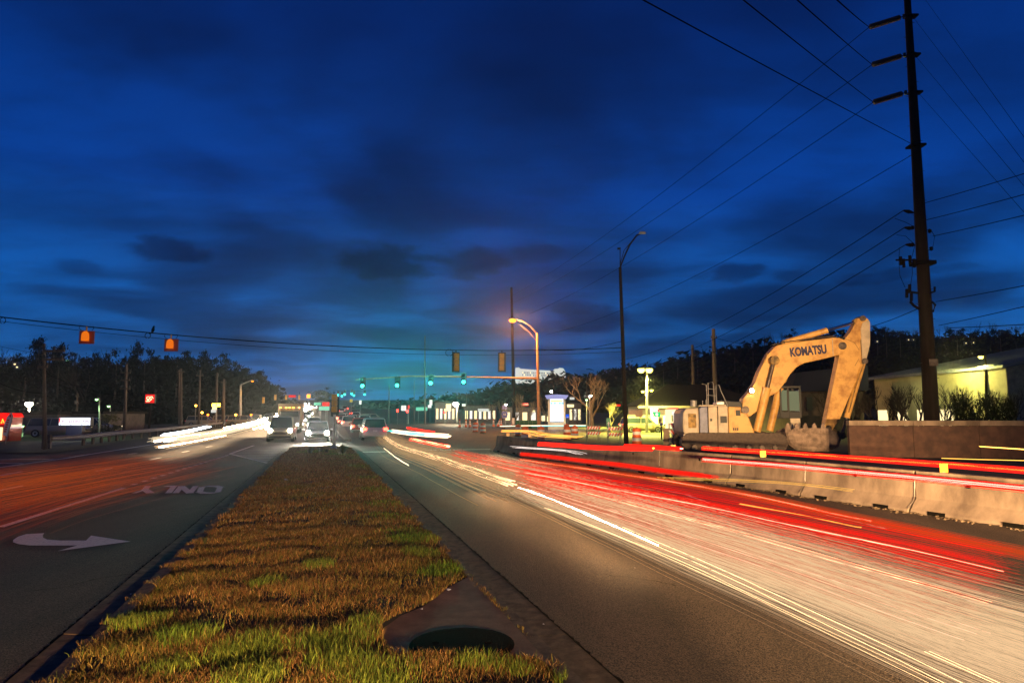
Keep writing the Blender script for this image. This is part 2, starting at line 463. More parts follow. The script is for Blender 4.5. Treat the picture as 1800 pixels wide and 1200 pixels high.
# ------------------------------------------------------------------ ground, road, median
def ground_sheet():
    ys = [-40, -10, 0] + [5 * i for i in range(1, 60)] + [300 + 20 * i for i in range(0, 11)] + [600, 700]
    xs = sorted(set([-600, -300] + [-200 + 12 * i for i in range(0, 35)] + [240, 300, 400, 600]))
    mb = MB()
    for y in ys:
        for x in xs: mb.v.append(Vector((x, y, gz(x, y) - 0.02)))
    n = len(xs)
    for j in range(len(ys) - 1):
        for i in range(n - 1): mb.face((j * n + i, j * n + i + 1, (j + 1) * n + i + 1, (j + 1) * n + i))
    o = mb.build('ground', M['soil'], smooth=True)
    tag(o, 'dark bare earth and rough verge around the junction', kind='structure')
ground_sheet()
def med_l(y): return -3.16 - 0.2715 * (y - 4.87)
def med_r(y): return 0.40 - 0.28 * (y - 5.04)
def sheet(name, m, left, right, ys, dz=0.0, cross=10, label=None):
    mb = MB(); n = cross + 1
    for y in ys:
        a, b = left(y), right(y)
        for i in range(n):
            x = a + (b - a) * i / cross
            mb.v.append(Vector((x, y, gz(x, y) + dz)))
    for j in range(len(ys) - 1):
        for i in range(cross): mb.face((j * n + i, j * n + i + 1, (j + 1) * n + i + 1, (j + 1) * n + i))
    o = mb.build(name, m, smooth=True); tag(o, label, kind='structure'); return o
def lin(pts):
    def f(y):
        if y <= pts[0][0]: (y0, x0), (y1, x1) = pts[0], pts[1]
        elif y >= pts[-1][0]: (y0, x0), (y1, x1) = pts[-2], pts[-1]
        else:
            for k in range(len(pts) - 1):
                if pts[k][0] <= y <= pts[k + 1][0]: (y0, x0), (y1, x1) = pts[k], pts[k + 1]; break
        return x0 + (x1 - x0) * (y - y0) / (y1 - y0)
    return f
road_left = lin([(-10, -22), (28, -21.6), (44, -23.4), (100, -37.5), (200, -62), (330, -92)])
road_right = lin([(-10, 26), (10, 18), (20, 15), (61.6, 14.5), (95, 8.3), (110, -5), (140, -20), (200, -42), (330, -78)])
Ys = [-10, 0, 5, 10, 15, 20, 25, 28, 32, 36, 40, 44, 50, 56, 62, 70, 78, 86, 95, 102, 110, 120, 130, 140, 155, 170, 185, 200, 220, 240, 260, 280, 300, 320, 330]
sheet('road', M['asphalt'], road_left, road_right, Ys, 0.004, 16, 'dark worn asphalt carriageway on both sides of the median')
# side street running off to the right across the far side of the junction
sheet('side_road', M['asphalt'], lambda y: 5.0, lambda y: 120.0, [88, 92, 96, 100, 104], 0.012, 24, 'side street leaving the junction to the right')
# bright grass strips
def poly_ground(name, pts, m, dz, label, step=4.0):
    # triangulate a ground polygon over a grid so that it follows the rise
    import bmesh
    me = bpy.data.meshes.new(name); bm = bmesh.new()
    vs = [bm.verts.new((p[0], p[1], 0)) for p in pts]; bm.faces.new(vs)
    xs = [p[0] for p in pts]; ysn = [p[1] for p in pts]
    x = math.ceil(min(xs) / step) * step
    while x < max(xs):
        bmesh.ops.bisect_plane(bm, geom=bm.verts[:] + bm.edges[:] + bm.faces[:], plane_co=(x, 0, 0), plane_no=(1, 0, 0)); x += step
    y = math.ceil(min(ysn) / step) * step
    while y < max(ysn):
        bmesh.ops.bisect_plane(bm, geom=bm.verts[:] + bm.edges[:] + bm.faces[:], plane_co=(0, y, 0), plane_no=(0, 1, 0)); y += step
    for v in bm.verts: v.co.z = gz(v.co.x, v.co.y) + dz
    bm.normal_update(); bm.to_mesh(me); bm.free(); me.materials.append(m)
    o = mkobj(name, me); tag(o, label, kind='structure'); return o
def GP(l): return [G(a, b) for a, b in l]
poly_ground('lawn', GP([(985, 750), (1010, 754), (1170, 766), (1255, 776), (1320, 780), (1290, 756), (1200, 748), (1100, 744), (1000, 744)]), M['lawn'], .03, 'yellow green lawn under the parking lamps')
poly_ground('lawn', [Vector((-46, 34, 0)), Vector((-22.6, 34, 0)), Vector((-25.5, 44, 0)), Vector((-60, 44, 0))], M['lawn'], .03, 'mown grass beside the left guardrail')
poly_ground('verge', [Vector((-90, 44.1, 0)), Vector((-26.2, 44.1, 0)), Vector((-36, 80, 0)), Vector((-62, 180, 0)), Vector((-95, 180, 0)), Vector((-90, 80, 0))], M['verge'], .02, 'rough grass bank behind the guardrail')

# median: a low bank with kerbs
med_end = 36.4
def median():
    ys = [-3 + 0.5 * i for i in range(80)]; ys = [y for y in ys if y <= med_end - .3]
    mb = MB(); n = 13
    for y in ys:
        a, b = med_l(y) + .2, med_r(y) - .13
        for i in range(n):
            t = i / (n - 1); x = a + (b - a) * t
            mb.v.append(Vector((x, y, .125 + .07 * math.sin(math.pi * t) + .012 * math.sin(x * 5.1 + y * 3.3) + .012 * math.sin(y * 7.7 - x * 2)) if not (0.02 < t < .98 and in_pad(x, y)) else Vector((x, y, .10))))
    for j in range(len(ys) - 1):
        for i in range(n - 1): mb.face((j * n + i, j * n + i + 1, (j + 1) * n + i + 1, (j + 1) * n + i))
    o = mb.build('median_ground', M['soil'], smooth=True); tag(o, 'raised soil bank of the grassy median', kind='structure')
pad_px = [(818, 1012), (789, 1031), (764, 1052), (742, 1066), (712, 1078), (690, 1088), (672, 1106), (674, 1128), (690, 1149), (730, 1160), (808, 1156), (870, 1150), (935, 1152), (975, 1166)]
PAD = [P(a, b, .16) for a, b in pad_px]
PAD = [Vector((p.x, p.y, .16)) for p in PAD]
def in_pad(x, y, g=0): return bool(inpoly(np.array([x]), np.array([y]), PAD)[0])
median()
pad_full = PAD[:]
pad_full[0] = Vector((med_r(PAD[0].y) - .14, PAD[0].y, .16)); pad_full[-1] = Vector((med_r(PAD[-1].y) - .14, PAD[-1].y, .16))
pt = thing('drain_cover_slab', 'flat concrete slab with a round iron manhole lid at the near end of the median', 'drain slab', (0, 0, 0))
mbp = MB(); nn = len(pad_full); b0 = 0
for z in (.02, .16):
    for p in pad_full: mbp.v.append(Vector((p.x, p.y, z)))
mbp.face(range(nn, 2 * nn)); mbp.face(list(range(nn))[::-1])
for k in range(nn): mbp.face((k, (k + 1) % nn, nn + (k + 1) % nn, nn + k))
mbp.build('slab', M['slab'], pt)
mc = P(812, 1131, .165)
MB().lathe([(.40, -.03), (.40, .006), (.385, .009)], (mc.x, mc.y, .16), 32).build('frame', M['tar'], pt)
lid = MB().lathe([(.36, -.02), (.36, .016), (.35, .018)], (mc.x, mc.y, .16), 32)
for i in (-1, 1): lid.box((mc.x + i * .2, mc.y, .179), (.05, .02, .006))
lid.build('lid', M['tar'], pt)

def kerbs(side):
    top = thing('kerb', 'concrete kerb and gutter along the %s side of the median' % side, None)
    tag(top, kind='structure')
    f = med_r if side == 'right' else med_l; s = 1 if side == 'right' else -1
    y = -3.0; k = 0
    while y < med_end:
        y2 = min(y + (2.9 if k % 2 else 3.1), med_end) - .012
        mb = MB(); mg = MB()
        def sec(yy, dz):
            x = f(yy)
            return [(x - s * .15, yy, .0), (x - s * .15, yy, .155 + dz), (x - s * .02, yy, .155 + dz), (x, yy, .135 + dz), (x + s * .03, yy, .0)]
        dz = R.uniform(-.006, .006); n_ = 5
        mb.loft([sec(y + (y2 - y) * i / n_, dz + R.uniform(-.0025, .0025)) for i in range(n_ + 1)])
        mb.build('kerb_stone', M['concrete'], top)
        def gut(yy):
            x = f(yy); w = .36
            return [(x + s * .031, yy, -.05), (x + s * .031, yy, .012 + dz), (x + s * w, yy, .028 + dz * .5), (x + s * w, yy, -.05)]
        mg.loft([gut(y + (y2 - y) * i / n_) for i in range(n_ + 1)])
        mg.build('gutter_slab', M['concrete'], top)
        y = y2 + .012; k += 1
    # ragged tar joint between gutter and asphalt
    mt = MB(); yy = -3; pts = []
    while yy < med_end:
        x = f(yy) + s * .355
        pts.append((x, yy, x + s * (.04 + R.uniform(-.012, .022)))); yy += .06
    for i, (a, yv, b) in enumerate(pts): mt.v += [Vector((a, yv, .031)), Vector((b, yv, .010))]
    for i in range(len(pts) - 1): mt.face((2 * i, 2 * i + 1, 2 * i + 3, 2 * i + 2))
    mt.build('tar_joint', M['tar'], top)
kerbs('right'); kerbs('left')
# rounded nose at the far end
nose = thing('kerb', None, None); tag(nose, 'curved concrete kerb round the far end of the median', kind='structure')
mb = MB(); cx0, cx1 = med_l(med_end), med_r(med_end); cc = (cx0 + cx1) / 2; rr = (cx1 - cx0) / 2
ringi = []
for k in range(13):
    a = math.pi * k / 12; x, y = cc + rr * math.cos(a), med_end + rr * .7 * math.sin(a)
    xi, yi = cc + (rr - .16) * math.cos(a), med_end + (rr - .16) * .7 * math.sin(a)
    ringi.append([(xi, yi, 0), (xi, yi, .155), (x, y, .145), (x, y, 0)])
mb.loft(ringi); mb.build('kerb_stone', M['concrete'], nose)
MB().poly([(cc + (rr - .15) * math.cos(math.pi * k / 12), med_end + (rr - .15) * .7 * math.sin(math.pi * k / 12), .14) for k in range(13)]).build('island_top', M['concrete'], nose)
# far island between the two carriageways, beyond the crossing
isl = MB(); ip = GP([(604, 775), (618, 775), (612, 764), (600, 745), (594, 730), (589, 730), (592, 748), (596, 764)])
n_ = len(ip)
for z in (0, .15):
    for p in ip: isl.v.append(Vector((p.x, p.y, p.z + z)))
isl.face(range(n_, 2 * n_))
for k in range(n_): isl.face((k, (k + 1) % n_, n_ + (k + 1) % n_, n_ + k))
tag(isl.build('traffic_island', M['concrete']), 'pale concrete island beyond the crossing', kind='structure')

# ------------------------------------------------------------------ road markings
def quad_line(mb, p, q, w, dz=.010, n=1):
    d = (q - p); d.z = 0; L_ = d.length; d.normalize(); s = Vector((-d.y, d.x, 0)) * w / 2
    for i in range(n):
        a = p.lerp(q, i / n); b = p.lerp(q, (i + 1) / n)
        for v in (a - s, a + s, b + s, b - s): mb.v.append(Vector((v.x, v.y, gz(v.x, v.y) + dz)))
        k = len(mb.v); mb.face((k - 4, k - 3, k - 2, k - 1))
def mark(name, segs, w, label, m='paint', dz=.010, n=1):
    mb = MB()
    for a, b in segs: quad_line(mb, G(*a), G(*b), w, dz, n)
    o = mb.build(name, M[m]); tag(o, label, kind='structure'); return o
mark('lane_line', [((0, 927), (217, 858))], .13, 'solid white line beside the turn arrow')
dots = [(232, 852.5), (250.5, 846.7), (267, 841.5), (283, 836.7), (297, 832.2), (310.5, 828), (322, 824.5), (332, 821.5), (342, 818.5), (351, 815.5), (359.5, 812.7), (367.5, 810.2), (375, 808), (382, 805.8), (389, 803.6), (396, 801.5)]
mark('dotted_line', [((a, b), (a + (6.5 if a < 300 else 4.5), b - (2.1 if a < 300 else 1.5))) for a, b in dots], .13, 'short white dots separating the turn lane')
mark('lane_dashes', [((0, 862), (40, 853.5)), ((0, 836), (38.5, 829)), ((168, 828), (198, 823)), ((226, 798), (241.5, 796)), ((264, 808), (282, 804.5)), ((320, 795), (332.5, 792.6)), ((362, 786), (373, 784)), ((-120, 872), (-85, 865))], .12, 'white lane dashes on the left carriageway')
mark('edge_line', [((-20, 824), (115, 805.5)), ((115, 805.5), (147, 800)), ((147, 800), (262, 782)), ((262, 782), (420, 758))], .14, 'thin white edge line by the guardrail', n=6)
mark('chevron_lines', [((0, 807.5), (94, 807)), ((-20, 814), (40, 814.5))], .16, 'faded white lines at the left edge', dz=.0105)
mark('hatched_outline', [((404, 797.5), (446, 783)), ((404, 797.5), (483, 817))], .14, 'white outline of the hatched wedge')
hs = []
for k in range(8):
    t = (k + .6) / 8
    a = Vector((404 + (446 - 404) * t, 797.5 + (783 - 797.5) * t)); 
hs = [((416, 793.8), (505, 794.2)), ((409, 796.4), (500, 797)), ((414, 799.6), (497, 800)), ((424, 802.4), (492, 803)), ((434, 805.2), (489, 805.8)), ((446, 808.2), (486, 808.8)), ((424, 791.2), (506, 791.4)), ((458, 811.4), (484, 811.9))]
mark('hatched_lines', hs, .10, 'thin white hatching before the junction', dz=.014)
mark('stop_bar', [((628, 794.6), (682, 793.6))], .35, 'white stop bar across the inner lane')
mark('stop_bar', [((712, 791.5), (862, 789.5))], .28, 'long thin white bar across the outer lanes', n=2)
mark('dotted_line', [((636 + 8 * k, 737 + 3.1 * k), (637.5 + 8 * k, 737.6 + 3.1 * k)) for k in range(10)], .12, 'tiny white turn dots through the junction')
mark('lane_line', [((1706, 1056), (1835, 1092))], .13, 'white lane line emerging at the right edge', dz=.012)
mark('lane_line', [((1450, 905), (1560, 930))], .08, 'short thin mark beside the barrier')
mark('lane_dashes', [((800, 797), (826, 801.5)), ((760, 786), (775, 788.6)), ((735, 779), (746, 781)), ((906, 818), (940, 825))], .11, 'white lane dashes on the right carriageway', dz=.013)
mark('worn_arrow_mark', [((1147, 857), (1215, 871)), ((1200, 868), (1247, 884)), ((1186, 866), (1216, 870))], .07, 'worn thin white arrow in the far lane')
# turn arrow
arrow_px = [(130, 455), (222, 450), (214, 462), (216, 472), (236, 482), (300, 487), (432, 487), (457, 462), (655, 492), (290, 540), (388, 512), (250, 512), (150, 512), (92, 505), (65, 495), (66, 484), (90, 468)]
def flat_shape(name, pts, m, dz, label):
    mb = MB(); mb.poly([(p.x, p.y, gz(p.x, p.y) + dz) for p in pts]); o = mb.build(name, m); tag(o, label, kind='structure'); return o
flat_shape('turn_arrow', [P(a / 2.857, 780 + b / 2.857) for a, b in arrow_px], M['paint'], .010, 'white curved turn arrow painted on the near left lane')
# ONLY, read by drivers coming towards the camera
def road_word():
    h = Matrix
    # corner points of the word on the road: letters' baseline faces the camera's far side
    strokes = {'O': [[(0, .15), (0, .85), (.18, 1), (.42, 1), (.6, .85), (.6, .15), (.42, 0), (.18, 0), (0, .15)]],
               'N': [[(0, 0), (0, 1), (.58, 0), (.58, 1)]], 'L': [[(0, 1), (0, 0), (.5, 0)]], 'Y': [[(0, 1), (.3, .5), (.6, 1)], [(.3, .5), (.3, 0)]]}
    # photo: bottom of the word nearer the far end; it reads from the right (O) to the left (Y)
    starts = {'O': (388, 355), 'N': (348, 320), 'L': (312, 297), 'Y': (278, 250)}
    top = thing('road_word', None, None); tag(top, 'white word ONLY painted on the left turn lane facing oncoming drivers', kind='structure')
    A = P(388, 853.2); B = P(352, 853.8)
    yt, yb = P(300, 867).y, P(300, 854.5).y
    cell = {'O': (388, 356), 'N': (344, 318), 'L': (306, 291), 'Y': (274, 246)}
    for ch, (x0, x1) in cell.items():
        mb = MB()
        def mp(u, v):
            x = x0 + (x1 - x0) * u / .6
            py = 854.8 + 12.2 * v + (2.2 if ch == 'Y' else 0)*0
            skew = -v * 10.0 if ch != 'O' else -v * 6
            q = P(x + skew, py); return q
        for st in strokes[ch]:
            for a, b in zip(st[:-1], st[1:]):
                p, q = mp(*a), mp(*b)
                d = (q - p); d.z = 0; s = Vector((-d.y, d.x, 0)).normalized()
                w = .030 + .11 * abs(d.normalized().x)
                e = d.normalized() * w * .35
                for v in (p - s * w - e, p + s * w - e, q + s * w + e, q - s * w + e): mb.v.append(Vector((v.x, v.y, .012)))
                k = len(mb.v); mb.face((k - 4, k - 3, k - 2, k - 1))
                for i in range(4): mb.v[k - 4 + i].z += .0006 * (k % 7)
        mb.build('letter', M['paint'], top)
road_word()

# ------------------------------------------------------------------ grass on the median
def blades(name, n, ysel, hrange, wrange, cols, seed, label, clump=None, zbase=.15, lean=.6):
    rg = np.random.default_rng(seed)
    y = ysel(rg, n)
    t = rg.random(n)
    jit = .05 * np.sin(y * 9.1) + .04 * np.sin(y * 23.7 + 1) + .02 * rg.random(n)
    a = -3.16 - .2715 * (y - 4.87) + .06 + jit; b = .40 - .28 * (y - 5.04) - .12 + jit * .7
    x = a + (b - a) * t
    keep = ~inpoly(x, y, PAD) & (y < med_end)
    if clump is not None:
        c = np.zeros(n, bool)
        for (cx, cy, r) in clump: c |= ((x - cx) ** 2 + (y - cy) ** 2) < (r * (0.5 + 0.6 * rg.random(n))) ** 2
        keep &= c
    if clump is None:
        bare_ = np.sin(x * 3.7 + 2 * np.sin(y * 1.9)) * np.sin(y * 4.3 + 2 * np.sin(x * 2.3)) + .35 * np.sin(x * 13 + y * 5) * np.sin(y * 11)
        keep &= ~((bare_ > .55) & (rg.random(n) < .75))
    x, y, t = x[keep], y[keep], t[keep]; n = len(x)
    z = .125 + .07 * np.sin(np.pi * t) + .012 * np.sin(x * 5.1 + y * 3.3) + .012 * np.sin(y * 7.7 - x * 2)
    patch = .6 + .4 * np.sin(x * 2.1 + y * 1.3) * np.sin(y * 2.9 - x * 1.7) + .25 * np.sin(x * 7 + 1) * np.sin(y * 6.1)
    h = (hrange[0] + (hrange[1] - hrange[0]) * rg.random(n) ** 2.2) * (.55 + .55 * np.clip(patch, 0, 1.2))
    scale = np.clip(y / 7.0, 1.0, 3.0)                      # fewer, wider blades where they are far
    w = (wrange[0] + (wrange[1] - wrange[0]) * rg.random(n)) * scale
    az = rg.random(n) * 2 * np.pi; ln = lean * (0.2 + 1.3 * rg.random(n)) * h
    az2 = rg.random(n) * 2 * np.pi
    dx, dy = np.cos(az) * ln, np.sin(az) * ln
    wx, wy = np.cos(az2) * w / 2, np.sin(az2) * w / 2
    V = np.empty((n, 5, 3), np.float32)
    V[:, 0] = np.stack([x - wx, y - wy, z], 1); V[:, 1] = np.stack([x + wx, y + wy, z], 1)
    V[:, 2] = np.stack([x + wx * .7 + dx * .35, y + wy * .7 + dy * .35, z + h * .6], 1); V[:, 3] = np.stack([x - wx * .7 + dx * .35, y - wy * .7 + dy * .35, z + h * .6], 1)
    V[:, 4] = np.stack([x + dx, y + dy, z + h], 1)
    me = bpy.data.meshes.new(name)
    base = (np.arange(n) * 5)[:, None]
    loops = np.concatenate([base + np.array([[0, 1, 2, 3]]), base + np.array([[3, 2, 4]])], 1).ravel().astype(np.int32)
    me.vertices.add(n * 5); me.vertices.foreach_set('co', V.ravel())
    me.loops.add(len(loops)); me.loops.foreach_set('vertex_index', loops)
    starts = np.stack([np.arange(n) * 7, np.arange(n) * 7 + 4], 1).ravel().astype(np.int32)
    me.polygons.add(n * 2); me.polygons.foreach_set('loop_start', starts)
    me.update(calc_edges=True)
    cols = np.array(cols, np.float32)
    ci = rg.integers(0, len(cols), n); c = cols[ci] * (.4 + 1.15 * rg.random((n, 1)) ** 1.3)
    gm = np.clip((np.sin(x * 1.7 + y * .9 + 2) + np.sin(y * 2.3 - x * 2.9)) * .5, 0, 1)[:, None] * .5
    c = c * (1 - gm) + c * np.array([[.62, 1.05, .55]]) * gm
    at = me.attributes.new('tint', 'FLOAT_COLOR', 'POINT')
    C4 = np.ones((n, 5, 4), np.float32); C4[:, :, :3] = c[:, None, :]; 
    at.data.foreach_set('color', C4.ravel())
    me.materials.append(M['blade'])
    o = mkobj(name, me); tag(o, label, 'grass', kind='stuff'); return o
M['blade'] = attr_mat('grass_blades', .75)
dry = [(.42, .22, .07), (.34, .165, .05), (.26, .12, .035), (.48, .30, .11), (.20, .11, .03), (.22, .18, .04)]
grn = [(.24, .32, .04), (.16, .25, .03), (.30, .34, .05), (.12, .18, .025)]
near = lambda rg, n: 3.3 + rg.random(n) ** 1.35 * 7.5
far_ = lambda rg, n: 9.5 + rg.random(n) * 27
blades('dry_grass', 215000, near, (.02, .080), (.003, .0075), dry + [(.16, .18, .03)], 1, 'short dry brown winter grass near the camera on the median')
blades('dry_grass', 150000, far_, (.03, .09), (.006, .011), dry + [(.3, .25, .1)], 2, 'dry golden grass covering the far part of the median')
gp = lambda a, b: (P(a, b, .18).x, P(a, b, .18).y)
cl = [(*gp(610, 1130), .22), (*gp(560, 1140), .22), (*gp(640, 1105), .16), (*gp(600, 1170), .25), (*gp(790, 995), .24), (*gp(765, 1005), .2), (*gp(725, 945), .35), (*gp(690, 905), .45), (*gp(670, 880), .5),
      (*gp(470, 1025), .2), (*gp(455, 1030), .12), (*gp(860, 1165), .13), (*gp(910, 1170), .12), (*gp(1000, 1185), .12), (*gp(820, 1170), .1), (*gp(330, 1120), .25), (*gp(240, 1085), .3), (*gp(430, 1150), .3), (*gp(560, 1000), .2), (*gp(740, 970), .25), (*gp(620, 820), .5), (*gp(635, 835), .4), (*gp(660, 1190), .3), (*gp(440, 1195), .25), (*gp(300, 1170), .2)]
blades('green_grass', 170000, near, (.05, .13), (.004, .008), grn, 3, 'fresh green grass tufts among the dry grass beside the slab and kerb', clump=cl, lean=.45)
blades('green_grass', 60000, far_, (.05, .12), (.007, .012), grn, 4, 'green grass tufts along the right kerb farther off', clump=[(med_r(y) - .5, y, .5) for y in (9.5, 10.5, 12, 13.5, 16, 19, 23, 27)] + [(*gp(605, 800), 1.0), (*gp(560, 795), 1.0)], lean=.5)
# grass overhanging the left kerb and behind the slab
def weed(px, py, h, n, label, zb=.17):
    o = P(px, py, zb); mb = MB(); rg = random.Random(px)
    for k in range(n):
        a = rg.uniform(0, 6.28); l = h * rg.uniform(.5, 1); r = l * rg.uniform(.2, .8); w = .012 + h * .05
        p0 = Vector((0, 0, 0)); p2 = Vector((math.cos(a) * r, math.sin(a) * r, l)); p1 = p2 * .55 + Vector((0, 0, l * .15)); s = Vector((-math.sin(a), math.cos(a), 0)) * w / 2
        mb.poly([p0 - s * .4, p0 + s * .4, p1 + s, p1 - s]); mb.poly([p1 - s, p1 + s, p2])
    q = mb.build('weed', M['bush'], loc=(o.x, o.y, zb - .02)); tag(q, label, 'weed', 'leafy weeds on the median')
weed(545, 799, .42, 60, 'leafy weed at the left corner of the median tip'); weed(563, 797, .35, 50, 'low weed left of the signal post at the median tip')
weed(603, 799, .5, 80, 'bushy weed right of the signal post at the median tip'); weed(574, 798, .3, 40, 'small weed just before the signal post')
weed(470, 1026, .09, 60, 'small green broadleaf weed in the middle of the dry grass'); weed(360, 953, .1, 40, 'yellow green weed near the left kerb')
# litter
def scrap(px, py, s, label, z=.2, m='white_band'):
    p = P(px, py, z); mb = MB(); rg = random.Random(px)
    pts = [(s * rg.uniform(.5, 1) * math.cos(a), s * rg.uniform(.5, 1) * math.sin(a), rg.uniform(0, s * .6)) for a in (0, 1.1, 2.3, 3.4, 4.5, 5.5)]
    for i in range(6): mb.poly([(0, 0, s * .5), pts[i], pts[(i + 1) % 6]])
    tag(mb.build('litter_scrap', M[m], loc=(p.x, p.y, z)), label, 'litter', 'scraps of litter')
scrap(503, 844, .09, 'white paper scrap high on the median grass'); scrap(554, 868, .07, 'small white scrap right of the middle of the grass'); scrap(789, 1037, .035, 'pale scrap at the corner of the slab', .2)
scrap(741, 1071, .02, 'tiny pale crumb on the edge of the slab', .2); scrap(955, 1097, .012, 'tiny white pebble on the kerb', .17); scrap(1116, 998, .012, 'tiny pale fleck on the asphalt', .02)
scrap(300, 985, .02, 'small white fleck by the left kerb', .03); scrap(229, 1044, .015, 'glinting fleck on the dark left lane', .02); scrap(146, 1093, .012, 'glinting fleck at the bottom left of the dark lane', .02)
c = P(393, 916, .06)
bt = MB().lathe([(.0, 0), (.035, .01), (.035, .15), (.014, .2), (.014, .24), (0.0, .245)], (0, 0, 0), 10, axis='y', cap=False).build('plastic_bottle', M['white_band'], smooth=True, loc=(c.x, c.y, .07)); bt.rotation_euler = (.1, 0, .9)
tag(bt, 'crushed pale plastic bottle lying in the left gutter', 'bottle')

# sealed cracks and joints in the old asphalt
def seams():
    rg = random.Random(4)
    def seam(name, pts, w, label):
        mb = MB(); n = len(pts)
        for i, p in enumerate(pts):
            d = (pts[min(i + 1, n - 1)] - pts[max(i - 1, 0)]).normalized(); s = Vector((-d.y, d.x, 0)) * w * rg.uniform(.5, 1.3)
            mb.v += [Vector((p.x - s.x, p.y - s.y, .0125)), Vector((p.x + s.x, p.y + s.y, .0125))]
        for i in range(n - 1): mb.face((2 * i, 2 * i + 1, 2 * i + 3, 2 * i + 2))
        tag(mb.build(name, M['tar']), label, kind='structure')
    def wig(a, b, n, amp):
        out = []; e = 0
        for i in range(n + 1):
            e = e * .8 + rg.uniform(-amp, amp); q = a.lerp(b, i / n); d = (b - a).normalized(); out.append(q + Vector((-d.y, d.x, 0)) * e)
        return out
    for off, lab in ((-4.4, 'dark lengthwise seam in the left turn lane'),):
        f = (lambda y: med_r(y) + off) if off > 0 else (lambda y: med_l(y) + off)
        seam('asphalt_seam', wig(Vector((f(2), 2, 0)), Vector((f(34), 34, 0)), 120, .015), .010, lab)
    for (a, b, lab) in [((1060, 1010), (1190, 1030), 'short cross crack in the near right lane'), ((790, 905), (850, 908), 'faint cross crack farther up the right lane'), ((60, 1040), (230, 1010), 'cross crack in the left turn lane'), ((300, 900), (420, 880), 'thin crack by the left kerb')]:
        seam('asphalt_crack', wig(P(*a), P(*b), 26, .03), .006, lab)
seams()
# ------------------------------------------------------------------ concrete work-zone barrier
bj = [(1850, 938), (1600, 901), (1407, 872), (1277, 852), (1152, 836), (1057, 822), (971, 809), (916, 800), (866, 792.5)]
bp_ = [P(a, b, 0) for a, b in bj]
bp_ = [bp_[0] + (bp_[0] - bp_[1]).normalized() * 2.6, *bp_]
barr_lab = ['leaning out at the right edge of the picture', 'nearest whole concrete barrier segment at the right', 'segment with the amber reflector at the right', 'segment between the two nearest amber reflectors', 'segment just before the excavator tracks', 'segment under the thin red streak in the middle', 'segment with a scuffed foot', 'last but one segment towards the junction', 'worn end segment farthest away at the junction']
def barrier_seg(a, b, label):
    d = b - a; L_ = d.length - .05; rz = math.atan2(d.y, d.x)
    t = thing('concrete_barrier', 'pale jersey barrier, ' + label, 'barrier', (a.x, a.y, 0), rz, 'concrete barrier segments along the lane')
    prof = [(-.30, 0), (-.30, .06), (-.13, .28), (-.085, .80), (.085, .80), (.13, .28), (.30, .06), (.30, 0)]
    n = 7; rings = []
    rg = random.Random(int(L_ * 1000))
    for i in range(n + 1):
        x = L_ * i / n; e = .02 if i in (0, n) else 0
        rings.append([(x + rg.uniform(-.003, .003), (y + .30) + rg.uniform(-.004, .004), z * (1 - e * .4) + rg.uniform(-.004, .004) * (z > .1)) for y, z in prof])
    MB().loft(rings).build('barrier_body', M['barrier'], t, bevel=.012)
    for u in (.22, .78): MB().box((L_ * u, .010, .045), (.34, .05, .07)).build('drain_slot', M['tar'], t)
    MB().lathe([(.035, -.012), (.035, .004)], (L_ * .5 + rg.uniform(-.4, .4), +.175, .6), 8, axis='y').build('lifting_hole', M['tar'], t)
    MB().tube([(L_ + .0, .0, .08), (L_ + .025, .11, .2), (L_ + .025, .17, .30), (L_ + .025, .20, .62)], .014, 5).build('joint_loop', M['steel'], t)
    return t
for i in range(9): barrier_seg(bp_[i + 1], bp_[i], barr_lab[i])
# placed on the barrier line
def on_line(px):
    d = ray(px, 800)
    for a, b in zip(bp_[:-1], bp_[1:]):
        # intersect ray direction in plan with the segment
        den = d.x * (b.y - a.y) - d.y * (b.x - a.x)
        s = (a.x * d.y - a.y * d.x) / -den if abs(den) > 1e-9 else -1
        s = -(a.x * d.y - a.y * d.x) / (d.y * (b.x - a.x) - d.x * (b.y - a.y)) * -1
        s = (a.x * d.y - a.y * d.x) / (-(b.x - a.x) * d.y + (b.y - a.y) * d.x)
        if 0 <= s <= 1: return a.lerp(b, s)
    return bp_[-1]
for px, lab in [(1641, 'amber reflector on the barrier top, nearest and rightmost'), (1327, 'amber reflector on the barrier below the excavator boom'), (1171, 'amber reflector on the barrier below the barricade'), (922, 'small amber reflector on the barrier near the last drums'), (884, 'farthest small amber reflector at the barrier end')]:
    q = on_line(px); bd = Vector((q.x, q.y, 0)).normalized()
    t = thing('barrier_reflector', lab, 'reflector', (q.x + .25, q.y + .12, .80), 0, 'amber reflectors on the barrier')
    MB().box((0, 0, .09), (.15, .012, .16)).build('reflector_face', M['reflector'], t)
    MB().box((0, .02, .01), (.05, .05, .05)).build('bracket', M['galv'], t)
# added wall in place of a blurred vehicle passing at the right
def blur_wall():
    a, b = AT(1492, 790, 31.0), AT(1960, 790, 29.5); a.z = b.z = 0
    d = b - a; L_ = d.length; rz = math.atan2(d.y, d.x)
    t = thing('vehicle_blur_wall', 'added brownish wall standing in for a vehicle blur, its lit top edge as a pale coping behind the barrier at the right edge', 'wall', (a.x, a.y, 0), rz)
    n = 4
    for i in range(n):
        MB().box((L_ * (i + .5) / n, 0, .70), (L_ / n - .012, .3, 1.40)).build('wall_panel', M['blur_wall_brown'], t, bevel=.01)
        MB().box((L_ * (i + .5) / n, 0, 1.52), (L_ / n - .006, .42, .22)).build('coping', M['barrier'], t, bevel=.015)  # pale strip puts the lit top edge of the blur into colour
blur_wall()

